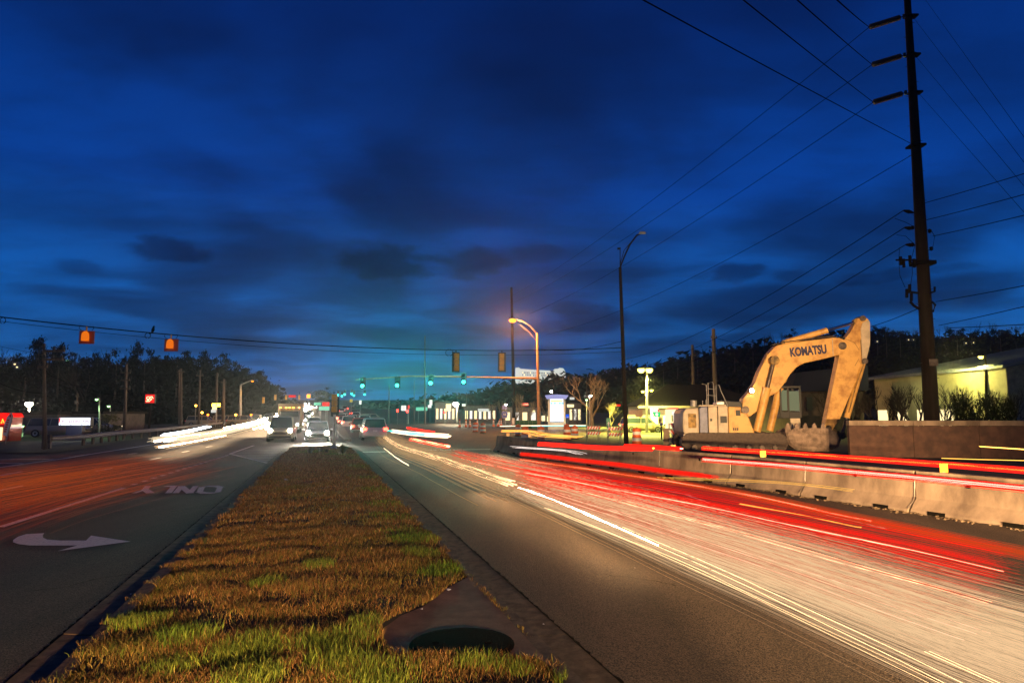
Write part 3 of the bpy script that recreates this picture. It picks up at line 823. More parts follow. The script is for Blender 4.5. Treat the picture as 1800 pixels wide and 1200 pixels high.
# ------------------------------------------------------------------ light and blur of passing vehicles, put in as glowing filaments
def smooth(pts, n=9):
    out = []
    P_ = [pts[0]] + list(pts) + [pts[-1]]
    for i in range(1, len(P_) - 2):
        for k in range(n):
            t = k / n; p0, p1, p2, p3 = P_[i - 1], P_[i], P_[i + 1], P_[i + 2]
            out.append(.5 * ((2 * p1) + (-p0 + p2) * t + (2 * p0 - 5 * p1 + 4 * p2 - p3) * t * t + (-p0 + 3 * p1 - 3 * p2 + p3) * t ** 3))
    out.append(P_[-2]); return out
GM = {}
def gm(color, s):
    k = (tuple(color), s)
    if k not in GM: GM[k] = glow('light_streak_glow', color, s)
    return GM[k]
RED = (1, .012, .006); WARM = (1, .60, .28); WHITE = (1, .78, .50); AMB = (1, .50, .08); ORED = (1, .10, .02)
def trail(label, px, z, parts, cat='light trail', group='streaks of light left by passing vehicles', wob=.004, name='light_trail', soft=1):
    """parts: (part name, colour, strength, radius, n strands, sideways spread, height spread, t0, t1)"""
    base = smooth([G(a, b, z) for a, b in px], 6 if max(p_[4] for p_ in parts) > 300 else 9)
    o = base[0]
    t = thing(name, label, cat, (o.x, o.y, 0), 0, group)
    sd = random.Random(int(px[0][0] * 7 + px[0][1]))
    for pn, col, s, r, n, sp, hs, t0, t1 in parts:
        mb = MB()
        for k in range(n):
            tt_ = ((k + .5) / n * 2 - 1 if n > 1 else 0); t2 = sd.uniform(-1, 1) if n <= 12 or soft == 2 else ((k * .6180339) % 1) * 2 - 1
            if soft == 2 and n > 12: tt_ = sd.uniform(-1, 1)
            if n > 12: tt_, t2 = [math.copysign(1 - math.sqrt(1 - abs(u)), u) for u in (tt_, t2)]
            off = sp * tt_ + sd.uniform(-1, 1) * sp * .5 / max(n, 1)
            hz = hs * t2; ph = sd.uniform(0, 6) if n <= 12 else 1.0
            a = max(0, t0 + (sd.uniform(0, .05) if t0 > 0 else 0)); b = t1 - (sd.uniform(0, .4) if pn == 'faint_streak' else sd.uniform(0, .08)) * (t1 < 1) - (sd.uniform(0, .02) if pn == 'red_streak' else 0)
            pts = base[int(a * (len(base) - 1)):int(b * (len(base) - 1)) + 1]
            q = []
            for i, p in enumerate(pts):
                d = (pts[min(i + 1, len(pts) - 1)] - pts[max(i - 1, 0)]); d.z = 0; d.normalize()
                w = wob * math.sin(p.y * 2.1 + ph)
                q.append(p - o + Vector((0, 0, o.z)) + Vector((-d.y, d.x, 0)) * off + Vector((0, 0, hz + w)))
            rr = [r * min(1.0, max(.2, (v.y + o.y) / 10.0) ** 1.25 if pn == 'core_streak' else max(.4, (v.y + o.y) / 11.0)) for v in q]
            mb.tube(q, rr, 3 if n > 12 else 5, n <= 12)
        mb.build(pn, gm(col, s), t)
    return t
# ---- right carriageway
trail('broad pale warm streak sweeping low over the near lane to the bottom right corner', [(845, 835), (950, 868), (1075, 920), (1200, 974), (1330, 1032), (1500, 1112), (1700, 1212), (1950, 1345)], .42,
      [('core_streak', WARM, 320, .0034, 2, .015, .015, 0, .40), ('thin_streak', WARM, 10, .0012, 2, .07, .02, .3, 1)])
trail('broad soft beige band of light above the warm streak across the near lane', [(852, 818), (950, 853), (1075, 896), (1200, 940), (1330, 985), (1500, 1045), (1700, 1116), (1950, 1200)], .46,
      [('faint_streak', (1, .64, .34), .92, .0011, 1300, .60, .38, 0, 1)], soft=2)
trail('deep red faint streak entering low at the left edge', [(-160, 960), (0, 906), (110, 872), (200, 850)], .3,
      [('faint_streak', (1, .03, .005), .22, .0007, 110, 1.0, .3, 0, .9)], soft=2)
trail('faint orange red vehicle smear over the left lanes, put in as glowing strands', [(-120, 893), (0, 868), (150, 842), (260, 822), (340, 810)], .45,
      [('faint_streak', (1, .15, .02), .36, .0009, 420, 2.4, .45, 0, .97)], soft=2)  # soft glow over the road put in as faint glowing strands
trail('thin warm line below the broad pale streak', [(960, 893), (1075, 938), (1200, 990), (1400, 1085), (1650, 1205), (1800, 1285)], .36,
      [('thin_streak', WARM, 7, .0012, 2, .05, .01, 0, 1)])
trail('short thin warm line at the very bottom right', [(1630, 1146), (1720, 1186), (1860, 1250)], .5, [('core_streak', WARM, 6, .0022, 2, .03, .01, 0, 1)])
trail('long bright red streak over the middle lane ending at the right', [(800, 803), (900, 826), (1050, 855), (1250, 893), (1450, 936), (1600, 968), (1762, 1005)], .80,
      [('core_streak', (1, .10, .06), 14, .0042, 2, .015, .01, 0, 1), ('red_streak', RED, 1.2, .0012, 170, .30, .22, 0, 1)], soft=2)
trail('orange red streak with a white core below the long red one', [(798, 812), (900, 835), (1000, 858), (1150, 898), (1300, 938), (1500, 995), (1650, 1036), (1740, 1062)], .66,
      [('core_streak', (1, .28, .14), 8, .0030, 2, .04, .02, 0, 1), ('red_streak', (1, .08, .016), .65, .0010, 170, .60, .30, 0, 1)], soft=2)
trail('pale pinkish lines low between the red streaks and the warm streak', [(812, 822), (900, 846), (1000, 877), (1150, 925), (1350, 992), (1560, 1066), (1720, 1120)], .55,
      [('core_streak', (1, .45, .28), 3.5, .0016, 3, .14, .04, 0, 1), ('faint_streak', (1, .14, .06), .6, .0012, 120, .34, .12, 0, .95)])
trail('thick red streak in front of the barrier with a yellow core', [(1236, 787), (1400, 797), (1550, 808), (1700, 818), (1900, 834)], .90,
      [('core_streak', (1, .30, .03), 9, .012, 2, .012, .008, .0, 1), ('red_streak', RED, 3, .0036, 44, .10, .06, 0, 1)])
trail('lower pinkish red streak along the face of the barrier', [(1236, 807), (1400, 820), (1550, 834), (1700, 848), (1900, 867)], .76,
      [('core_streak', (1, .42, .3), 4.5, .008, 6, .03, .025, 0, 1), ('red_streak', RED, 2.0, .0036, 30, .09, .06, 0, 1)])
trail('red and yellow streak crossing before the drums', [(948, 779), (1040, 785), (1110, 787), (1150, 788)], .95,
      [('core_streak', (1, .35, .04), 9, .018, 2, .02, .01, .0, 1), ('red_streak', RED, 3, .014, 20, .10, .06, 0, 1)])
trail('red streak with a pale core under the traffic drums', [(1098, 783), (1150, 785), (1200, 788)], .95,
      [('core_streak', (1, .3, .2), 8, .015, 2, .02, .01, 0, 1), ('red_streak', RED, 2.5, .012, 16, .08, .06, 0, 1)])
trail('red streak low on the barrier face running to an orange line', [(915, 797), (1000, 806), (1100, 818), (1250, 838), (1330, 850)], .80,
      [('red_streak', RED, 1.2, .004, 24, .05, .05, 0, .8), ('faint_streak', ORED, .4, .002, 16, .15, .10, 0, .8)])
trail('long thin red line hugging the foot of the barrier', [(915, 808), (1050, 827), (1200, 850), (1350, 877), (1500, 910), (1650, 940), (1860, 984)], .52,
      [('core_streak', (1, .10, .05), 9, .008, 2, .03, .015, 0, .72), ('red_streak', ORED, .6, .0018, 70, .24, .06, 0, 1)])
trail('thin amber beaded line low by the barrier foot', [(1155, 840), (1280, 843), (1390, 849), (1500, 862)], .40,
      [('core_streak', AMB, 1.5, .003, 3, .04, .02, 0, 1)])
trail('thin amber line over the dark middle lane', [(1300, 885), (1400, 903), (1500, 925), (1512, 926)], .55, [('core_streak', AMB, 2.5, .004, 2, .02, .01, 0, 1)])
trail('amber streaks at the right edge above the thick red streak', [(1722, 784), (1780, 788), (1900, 795)], 1.25, [('core_streak', AMB, 5, .005, 2, .02, .01, 0, 1)])
trail('second amber line under the upper one at the right edge', [(1655, 805), (1740, 808), (1900, 812)], 1.08, [('core_streak', AMB, 2.5, .004, 2, .02, .008, 0, 1)])
trail('short orange red streak beyond the stop bar', [(722, 771), (750, 777), (790, 785)], .85, [('core_streak', (1, .25, .12), 10, .022, 2, .03, .02, 0, 1), ('red_streak', RED, 3, .018, 8, .08, .06, 0, 1)])
trail('warm body streak running out of the middle of the junction', [(676, 768), (700, 783), (730, 793), (770, 805), (830, 826), (900, 850)], .70, [('core_streak', WARM, 3, .012, 6, .10, .05, 0, 1), ('faint_streak', WARM, .45, .003, 220, .65, .35, 0, 1)])
trail('white edge streak of a passing bumper by the stop bar', [(676, 788), (695, 803), (716, 816)], .30, [('core_streak', WHITE, 2.2, .014, 4, .05, .05, 0, 1)])
trail('white and teal streak turning through the junction', [(690, 757), (730, 762), (790, 766)], .8, [('core_streak', WHITE, 3.0, .02, 6, .10, .10, 0, 1), ('teal_streak', (.1, .9, .8), 1.5, .02, 6, .5, .05, 0, .8)])
trail('red streak turning across the far side of the junction', [(718, 752), (740, 756), (760, 759)], .9, [('core_streak', RED, 4, .03, 5, .15, .06, 0, 1)])
trail('thin warm streak on the side road in front of the pylon sign', [(880, 749.5), (930, 748.5), (990, 748), (1030, 748)], .75, [('core_streak', (1, .7, .45), 2.5, .03, 4, .1, .06, 0, 1), ('teal_streak', (.1, .8, .8), 1.5, .025, 3, .3, .05, .4, 1)])
trail('yellow orange streak between the drums and the cones', [(882, 757), (925, 757.5), (955, 764), (1010, 768)], .75, [('core_streak', (1, .42, .07), 2.2, .010, 9, .6, .07, 0, 1)])
trail('thin white glowing lines in place of reflections on the construction side of the barrier', [(905, 785), (990, 791), (1020, 797)], .5, [('core_streak', (1, .8, .7), 1.5, .006, 5, .3, .05, 0, 1)])  # reflections put in as glowing tubes
# ---- left carriageway: headlamp streaks
trail('near pair of white headlamp streaks on the left carriageway', [(281, 775), (330, 767), (400, 757), (455, 745), (500, 734)], .68,
      [('core_streak', WHITE, 40, .040, 2, .62, .02, 0, 1), ('faint_streak', WHITE, 1.2, .010, 80, .9, .16, .06, 1)])
trail('white streak of a second car nearer the camera on the left carriageway', [(282, 785), (330, 777), (395, 765)], .55, [('core_streak', WHITE, 26, .035, 2, .08, .02, 0, 1), ('faint_streak', WARM, 1.2, .012, 20, .3, .08, 0, 1)])
trail('bluish white streak of a car beside the guardrail', [(290, 764), (330, 757), (366, 749)], .75, [('core_streak', (.8, .93, 1), 9, .035, 4, .3, .04, 0, 1)])
trail('dense warm white streak mass farther up the left carriageway', [(440, 751), (480, 738), (520, 724), (545, 713)], .8, [('core_streak', WHITE, 30, .07, 8, 2.2, .12, 0, 1), ('amber_streak', AMB, 4, .05, 6, 2.4, .1, 0, 1)])

# ------------------------------------------------------------------ excavator
EY = 36.0
def excavator():
    s = .03
    base = P(1300, 791, 0)
    t = thing('excavator', 'yellow crawler excavator with its boom folded down and dark blue KOMATSU lettering', 'excavator', (AT(1300, 700, EY).x, EY, 0), math.radians(-4))
    ox, oz = 642.9, 1076.0
    def q(X, Y): return ((X - ox) * .00702, (oz - Y) * .00702)
    def pr(pts, y0, y1, name, m, parent=t, bevel=.03, smooth=False):
        return MB().prism([q(*p) for p in pts], y0, y1).build(name, m, parent, bevel=bevel, smooth=smooth)
    # undercarriage: two tracks
    for yy in (-1.35, 1.15):
        out = []
        xl, xr = q(170, 0)[0], q(905, 0)[0]; rr = .47
        for k in range(9): a = math.pi / 2 + math.pi * k / 8; out.append((xl + rr + rr * math.cos(a), rr + .02 + rr * math.sin(a)))
        for k in range(9): a = -math.pi / 2 + math.pi * k / 8; out.append((xr - rr + rr * math.cos(a), rr + .02 + rr * math.sin(a)))
        tr = MB().prism(out, yy - .28, yy + .32).build('track', M['track'], t)
        # shoes
        per = []
        for i in range(len(out)):
            a, b = Vector((out[i][0], 0, out[i][1])), Vector((out[(i + 1) % len(out)][0], 0, out[(i + 1) % len(out)][1]))
            n = max(1, round((b - a).length / .2))
            for k in range(n): per.append((a.lerp(b, (k + .5) / n), (b - a).normalized()))
        sh = MB()
        for p, d in per:
            ang = math.atan2(d.z, d.x); rot = Matrix.Rotation(-ang, 3, 'Y')
            sh.box((p.x, yy + .02, p.z), (.15, .66, .06), rot)
        sho = sh.build('track_shoes', M['track'], tr); sho['kind'] = 'stuff'
        for k in range(7): MB().lathe([(.13, -.34), (.16, -.3), (.16, .3), (.13, .34)], (xl + .6 + k * (xr - xl - 1.2) / 6, yy, .26), 12, axis='y').build('track_roller', M['steel'], tr)
        MB().box(((xl + xr) / 2, yy, .5), (xr - xl - 1.0, .4, .34)).build('track_frame', M['exc_dirty'], t, bevel=.03)
    MB().lathe([(.9, 0), (.9, .22)], (q(520, 0)[0], 0, .85), 24).build('slew_ring', M['track'], t)
    MB().box((q(520, 0)[0], 0, .72), (2.4, 2.2, .3)).build('car_body', M['exc_dirty'], t)
    # upper structure
    zb = q(0, 990)[1]
    pr([(300, 998), (300, 965), (690, 965), (690, 998)], -1.45, 1.45, 'deck_frame', M['exc_dirty'])
    # counterweight with rounded back
    cw = [(200, 955), (186, 930), (182, 880), (186, 800), (198, 772), (214, 762), (300, 755), (300, 985), (230, 985), (210, 975)]
    c_ = pr(cw, -1.45, 1.45, 'counterweight', M['exc_grey'], bevel=.09)
    MB().box((q(250, 0)[0], -1.462, q(0, 850)[1]), (q(278, 0)[0] - q(222, 0)[0], .02, q(0, 800)[1] - q(0, 905)[1])).build('recess_panel', M['exc_dirty'], c_)
    MB().box((q(250, 0)[0], -1.475, q(0, 797)[1]), (.42, .03, .04)).build('recess_lip', M['exc_grey'], c_)
    # pale side hoods with doors
    pr([(303, 940), (303, 762), (318, 752), (362, 750), (362, 940)], -1.46, 1.4, 'side_door', M['exc_blue'], bevel=.05)
    pr([(366, 940), (366, 751), (430, 747), (430, 940)], -1.455, 1.4, 'side_door', M['exc_grey'], bevel=.04)
    pr([(434, 940), (434, 747), (505, 747), (505, 940)], -1.46, 1.4, 'side_door', M['exc_grey'], bevel=.04)
    MB().box((q(472, 0)[0], -1.47, q(0, 842)[1]), (.32, .02, .34)).build('air_grille', M['black'], t)
    MB().box((q(384, 0)[0], -1.47, q(0, 845)[1]), (.10, .03, .12)).build('door_latch', M['black'], t)
    pr([(186, 986), (186, 944), (505, 942), (505, 975), (470, 992), (220, 992)], -1.50, -1.2, 'side_skirt', M['exc_grey'], bevel=.03)
    # yellow tank and toolbox, stepped
    tk = pr([(509, 995), (509, 750), (600, 752), (600, 792), (640, 795), (660, 850), (690, 945), (692, 995)], -1.44, -.45, 'fuel_tank', M['exc'], bevel=.05)
    MB().box((q(576, 0)[0], -1.45, q(0, 795)[1]), (.22, .02, .28)).build('caution_plate', M['black'], tk)
    for k in range(3): MB().box((q(540 + k * 14, 0)[0], -1.45, q(0, 910)[1]), (.07, .03, .13)).build('step_hole', M['black'], tk)
    pr([(505, 748), (505, 700), (640, 712), (655, 760), (600, 770)], -.4, 1.2, 'engine_cover', M['black'], bevel=.05)
    pr([(303, 748), (310, 738), (500, 735), (505, 748)], -1.2, 1.2, 'hood_top', M['exc_grey'], bevel=.02)
    pr([(440, 735), (444, 716), (498, 712), (500, 735)], -.9, -.1, 'exhaust_cover', M['chrome_trim'], bevel=.02)
    mf = MB().tube([(q(288, 0)[0], -.6, q(0, 750)[1]), (q(288, 0)[0], -.6, q(0, 702)[1])], .16, 10).build('muffler', M['galv'], t, smooth=True)
    # hand rails
    rb = M['galv']
    for pts in [[(368, 745), (364, 590), (334, 586)], [(376, 745), (378, 578), (412, 572), (418, 600), (420, 742)], [(434, 738), (434, 595), (455, 590), (470, 640), (510, 735), (517, 935)], [(360, 745), (360, 700)], [(334, 745), (334, 705)]]:
        MB().tube([(q(*p)[0], -1.2, q(*p)[1]) for p in pts], .022, 6).build('hand_rail', M['galv'], t)
    MB().tube([(q(366, 0)[0], -1.2, q(0, 665)[1]), (q(434, 0)[0], -1.2, q(0, 672)[1])], .018, 5).build('hand_rail', M['galv'], t)
    MB().tube([(q(378, 0)[0], -1.2, q(0, 620)[1]), (q(434, 0)[0], -1.2, q(0, 625)[1])], .016, 5).build('hand_rail', M['galv'], t)
    # cab on the far side
    cx = lambda v: q(v, 0)[0]; cz = lambda v: q(0, v)[1]
    cb = MB()
    cb.box(((cx(960) + cx(1110)) / 2, 1.0, cz(600)), (cx(1112) - cx(958), 1.2, .12))
    for X in (962, 1018, 1106):
        for yy in (.45, 1.55): cb.box((cx(X), yy, (cz(600) + cz(830)) / 2), (.10, .08, cz(600) - cz(830)))
    cb.box(((cx(960) + cx(1110)) / 2, 1.0, cz(810)), (cx(1110) - cx(962), 1.15, cz(785) - cz(835)))
    cab = cb.build('cab', M['black'], t, bevel=.02)
    MB().box(((cx(965) + cx(1012)) / 2, .46, cz(700)), (cx(1010) - cx(968), .02, cz(625) - cz(778))).build('cab_window', M['cabglass'], cab)
    MB().box(((cx(1024) + cx(1102)) / 2, .46, cz(705)), (cx(1100) - cx(1024), .02, cz(632) - cz(780))).build('cab_window', M['cabglass'], cab)
    MB().box((cx(1106) + .07, 1.0, cz(705)), (.02, 1.0, cz(625) - cz(790))).build('windscreen', M['cabglass'], cab)
    MB().box(((cx(1040) + cx(1090)) / 2, .5, cz(870)), (.5, .1, .5)).build('cab_base_panel', M['exc_grey'], t)
    # boom
    boom = [(648, 745), (655, 690), (700, 640), (745, 575), (780, 490), (818, 420), (850, 360), (905, 298), (960, 285), (1130, 262), (1325, 240), (1372, 243), (1412, 262), (1424, 300), (1410, 340), (1375, 366),
            (1250, 398), (1110, 428), (1050, 460), (1003, 512), (950, 590), (900, 650), (850, 672), (800, 715), (765, 775), (700, 822), (668, 820), (645, 790)]
    bo = pr(boom, -.36, .36, 'boom', M['exc'], bevel=.035)
    MB().box((q(1318, 0)[0], -.375, q(0, 312)[1]), (.04, .02, .9)).build('boom_weld_strip', M['exc_grey'], bo)
    tx = text('lettering', 'KOMATSU', 1.0, M['navy'], bo, (q(1140, 0)[0], -.375, q(0, 340)[1]), (math.pi / 2, math.radians(-5.5), 0), .006, .045, .72)
    tx.scale = (.33, .62, 1)
    tx.scale = (.40, .62, 1)
    for X, Y in ((1388, 302), (878, 412), (668, 772)):
        MB().lathe([(.2, -.42), (.2, .42)], (q(X, 0)[0], 0, q(0, Y)[1]), 14, axis='y').build('boom_pin', M['steel'], bo)
    # pipes on boom
    pts = [(905, 285), (960, 272), (1100, 252), (1250, 232), (1330, 226), (1360, 235)]
    for yy in (-.2, 0, .2): MB().tube([(q(*p)[0], yy, q(*p)[1]) for p in pts], .03, 6).build('hydraulic_pipe', M['steel'], bo)
    for yy in (-.3, -.22): MB().tube([(q(*p)[0], yy, q(*p)[1]) for p in [(850, 350), (820, 415), (790, 480), (760, 560), (725, 610), (690, 640)]], .028, 6).build('hydraulic_pipe', M['exc_dirty'], bo)
    MB().tube([(q(*p)[0], -.25, q(*p)[1]) for p in [(1360, 240), (1420, 250), (1480, 275), (1510, 330), (1505, 400), (1475, 450)]], .035, 6).build('hydraulic_hose', M['rubber'], t)
    MB().tube([(q(*p)[0], -.15, q(*p)[1]) for p in [(1370, 235), (1430, 240), (1495, 270), (1525, 340), (1510, 420), (1480, 470)]], .03, 6).build('hydraulic_hose', M['rubber'], t)
    wl = MB().lathe([(.12, 0), (.12, -.1), (.08, -.16)], (q(712, 0)[0], -.42, q(0, 632)[1]), 12, axis='y').build('work_lamp', M['black'], bo)
    MB().lathe([(.105, 0), (.105, .01)], (q(712, 0)[0], -.60, q(0, 632)[1]), 14, axis='y').build('lamp_lens', M['warm_lamp'], wl)
    # boom cylinders, both sides
    def cyl(a, b, split, r, y, name='boom_cylinder'):
        A = Vector((q(*a)[0], y, q(*a)[1])); B = Vector((q(*b)[0], y, q(*b)[1])); Mx = A.lerp(B, split)
        o = MB().tube([A, Mx, Mx + (B - A) * .012], [r, r, r * 1.12], 14).build(name, M['exc'], t, smooth=True)
        MB().tube([Mx, B], r * .5, 10).build('rod', M['steel'] if name != 'stick_cylinder' else M['chrome'], o, smooth=True)
        MB().lathe([(r * 1.2, -r * 1.1), (r * 1.2, r * 1.1)], B, 12, axis='y').build('rod_eye', M['exc_dirty'], o)
        return o
    cyl((735, 930), (878, 412), .60, .20, -.62)
    cyl((880, 930), (985, 540), .82, .19, .62)
    # stick cylinder on the boom
    cyl((985, 270), (1520, 118), .58, .155, 0, 'stick_cylinder')
    MB().prism([q(*p) for p in [(960, 290), (975, 250), (1005, 250), (1025, 288)]], -.12, .12).build('cylinder_bracket', M['exc_dirty'], bo)
    # stick
    stick = [(1512, 100), (1500, 125), (1478, 160), (1450, 205), (1412, 248), (1395, 275), (1375, 330), (1350, 440), (1330, 520), (1240, 885), (1252, 925), (1285, 930), (1320, 880), (1345, 850), (1480, 560), (1500, 480), (1530, 420), (1525, 260), (1590, 175), (1598, 130), (1588, 98), (1550, 88)]
    st = pr(stick, -.28, .28, 'stick', M['exc'], bevel=.03)
    pr([(1530, 175), (1545, 130), (1592, 108), (1600, 130), (1592, 290), (1560, 400), (1545, 440), (1528, 430), (1530, 300)], -.31, .31, 'stick_side_plate', M['exc_grey'], bevel=.02)
    for X, Y in ((1548, 98), (1262, 905), (1545, 415)):
        MB().lathe([(.15, -.37), (.15, .37)], (q(X, 0)[0], 0, q(0, Y)[1]), 14, axis='y').build('stick_pin', M['steel'], st)
    cyl((1560, 395), (1370, 960), .76, .15, 0, 'bucket_cylinder')
    MB().tube([(q(*p)[0], -.2, q(*p)[1]) for p in [(1560, 400), (1530, 470), (1480, 600), (1420, 790)]], .03, 6).build('hydraulic_pipe', M['exc_dirty'], st)
    # bucket lying curled, teeth up and to the left
    prof = [(1240, 905), (1290, 935), (1320, 990), (1300, 1040), (1230, 1068), (1120, 1072), (1000, 1060), (950, 1020), (934, 930)]
    inner = [(950, 935), (966, 1008), (1010, 1040), (1120, 1052), (1225, 1048), (1280, 1028), (1297, 990), (1275, 950), (1238, 930)]
    MB().prism([q(*p) for p in prof + inner], -.8, .8).build('bucket_shell', M['bucket'], t, bevel=.015)
    for y_ in (-.8, .76): MB().prism([q(*p) for p in prof + [(1000, 905)]], y_, y_ + .04).build('bucket_side', M['bucket'], t)
    for k in range(5):
        X = 950 + k * 62
        MB().prism([q(*p) for p in [(X - 22, 935), (X - 12, 880), (X - 4, 868), (X + 8, 868), (X + 20, 905), (X + 26, 945)]], -.84, -.70).build('bucket_tooth', M['bucket'], t, bevel=.02)
    pr([(1285, 930), (1345, 960), (1380, 955), (1350, 925), (1300, 905)], -.12, .12, 'bucket_link', M['exc_dirty'])
    return t
excavator()

# gravel and grit swept against the barrier foot
def grit():
    rg = random.Random(9); mb = MB()
    for a, b in zip(bp_[:-1], bp_[1:]):
        for k in range(70):
            p = a.lerp(b, rg.random()); d = (b - a).normalized(); s = Vector((-d.y, d.x, 0)); s = s if s.y < 0 else -s
            q = p + s * (.03 + abs(rg.gauss(0, .09))); r = rg.uniform(.008, .035)
            mb.box((q.x, q.y, r * .4), (r * 2, r * 1.6, r), Matrix.Rotation(rg.uniform(0, 3), 3, 'Z'), (.6, .6))
    o = mb.build('grit', M['concrete']); tag(o, 'loose grit and rubble along the foot of the barrier', kind='stuff')
grit()
# ------------------------------------------------------------------ poles and wires
def pole_between(mb, a, b, r0, r1, n=12, segs=6):
    pts = [a.lerp(b, i / segs) for i in range(segs + 1)]
    mb.tube(pts, [r0 + (r1 - r0) * i / segs for i in range(segs + 1)], n); return mb
def wire(name, label, a, b, sag, r=.012, n=18, group='overhead wires'):
    pts = []
    for i in range(n + 1):
        t = i / n; p = a.lerp(b, t); p.z -= sag * 4 * t * (1 - t); pts.append(p)
    o = MB().tube(pts, r, 5).build(name, M['wire']); tag(o, label, 'wire', group); return o
def utility_pole(px0, py0, px1, py1, Y, label, r=.15, m='wood', arms=(), group='wooden utility poles', name='utility_pole', cat='pole', ins=True):
    b = AT(px0, py0, Y); b.z = gz(b.x, Y) - .02; top = AT(px1, py1, Y)
    t = thing(name, label, cat, (b.x, b.y, b.z), 0, group)
    pole_between(MB(), Vector((0, 0, -.1)), top - b, r, r * .62).build('pole_shaft', M[m], t, smooth=True)
    for (py, w, side) in arms:
        z = AT(px1, py, Y).z - b.z; x = (top.x - b.x) * z / max(.1, top.z - b.z)
        a = MB().box((x + side * w / 2 * 0 + (side * w / 2 if side else 0), -.1, z), (w, .1, .12)).build('crossarm', M[m], t)
        for k in range(3):
            xx = x + (side * w / 2 if side else 0) + (k - 1) * w * .42
            MB().lathe([(.05, 0), (.06, .05), (.04, .1), (.06, .15), (.03, .2)], (xx, -.1, z + .06), 8).build('insulator', M['porcelain'], t)
    return t, b, top
# big transmission pole
TY = 33.0
tb = AT(1640, 760, TY); tb.z = gz(tb.x, TY); 
def on_tp(py): return AT(1595 + (1637 - 1595) * (py / 725.0), py, TY)
tt = thing('transmission_pole', 'tall dark transmission pole with three long insulators at the right', 'pole', (tb.x, tb.y, tb.z))
topp = AT(1588, -120, TY)
a0 = on_tp(775)
pole_between(MB(), Vector((a0.x, TY, tb.z - .2)) - tb, topp - tb, .36, .125, 20, 14).build('pole_shaft', M['dark_wood'], tt, smooth=True)
for py in range(40, 720, 26):
    p = on_tp(py) - tb; sd = 1 if (py // 26) % 2 else -1
    w = .125 + .235 * (py + 120) / 845
    MB().tube([p + Vector((sd * w * .9, 0, 0)), p + Vector((sd * (w + .13), 0, 0))], .014, 5).build('climbing_step', M['black'], tt)
ins_tips = []
for k, (px, py, qx, qy) in enumerate([(1528, 48, 1589, 29), (1533, 114, 1590, 97), (1535, 180, 1592, 163)]):
    a, b = AT(px, py, TY - .6), AT(qx, qy, TY - .1)
    d = b - a; n = 13
    mb = MB().tube([a - tb, b - tb], .025, 6)
    o = mb.build('insulator_string', M['porcelain'], tt)
    sh = MB()
    for i in range(n):
        c = a.lerp(b, (i + .7) / (n + 2)) - tb; e = d.normalized()
        sh.tube([c - e * .03, c, c + e * .03], [.03, .145, .03], 10)
    sh.build('sheds', M['porcelain'], o)
    MB().lathe([(.07, -.1), (.07, .1)], b - tb, 8, axis='z').build('end_fitting', M['black'], tt)
    c2 = on_tp(qy); MB().box((c2 - tb) + Vector((.12, 0, 0)), (.62, .36, .09)).build('pole_band', M['fitting'], tt)
    ins_tips.append(a)
# mid-pole fittings
def tp(px, py, dY=-.35): return AT(px, py, TY + dY) - tb
fit = M['fitting']
MB().box(on_tp(257) - tb, (.72, .6, .1)).build('pole_band', fit, tt)
for a, b in [((1588, 370), (1606, 374)), ((1590, 400), (1606, 402)), ((1592, 430), (1608, 431))]:
    MB().tube([tp(*a), tp((a[0] + b[0]) / 2, (a[1] + b[1]) / 2), tp(*b)], [.04, .10, .04], 8).build('strain_insulator', fit, tt)
for a in [(1604, 400), (1604, 430), (1634, 406), (1637, 437)]:
    MB().lathe([(.03, -.1), (.1, -.05), (.06, 0), (.1, .05), (.03, .1)], tp(*a), 10).build('post_insulator', fit, tt)
MB().tube([tp(1575, 457), tp(1612, 457)], .045, 6).build('cutout_arm', fit, tt)
MB().box(on_tp(463) - tb, (.95, .7, .18)).build('pole_band', fit, tt)
for x, y in ((1583, 458), (1588, 462), (1599, 456), (1606, 462)):
    MB().tube([tp(x, y - 7), tp(x + 1, y + 8)], .07, 8).build('fuse_cutout', fit, tt)
MB().tube([tp(1592, 512), tp(1614, 515)], .05, 6).build('cutout_arm', fit, tt); MB().tube([tp(1635, 515), tp(1643, 512), tp(1643, 504)], .05, 6).build('bracket_arm', fit, tt)
for x, y in ((1594, 516), (1599, 508), (1602, 522)): MB().tube([tp(x, y - 8), tp(x, y + 7)], .07, 8).build('fuse_cutout', fit, tt)
MB().tube([tp(1600, 530), tp(1606, 537), tp(1616, 543)], .06, 6).build('bracket_arm', fit, tt)
MB().tube([tp(1638, 530), tp(1644, 536), tp(1640, 548)], .05, 6).build('bracket_arm', fit, tt)
for pts in [[(1581, 435), (1580, 460), (1582, 485), (1591, 505)], [(1608, 432), (1602, 455), (1604, 480), (1600, 505)], [(1573, 384), (1590, 390), (1604, 397)], [(1576, 413), (1592, 415), (1606, 428)], [(1637, 405), (1643, 415), (1640, 433), (1630, 442)]]:
    MB().tube([tp(*p) for p in pts], .012, 5).build('jumper_wire', M['wire'], tt)
for x, y, z_, w in ((1640, 626, 0, 0),):
    b4 = MB(); c = on_tp(638) - tb; b4.box(c + Vector((-.02, -.45, 0)), (.42, .02, .32)); b4.build('number_plate', M['steel'], tt)
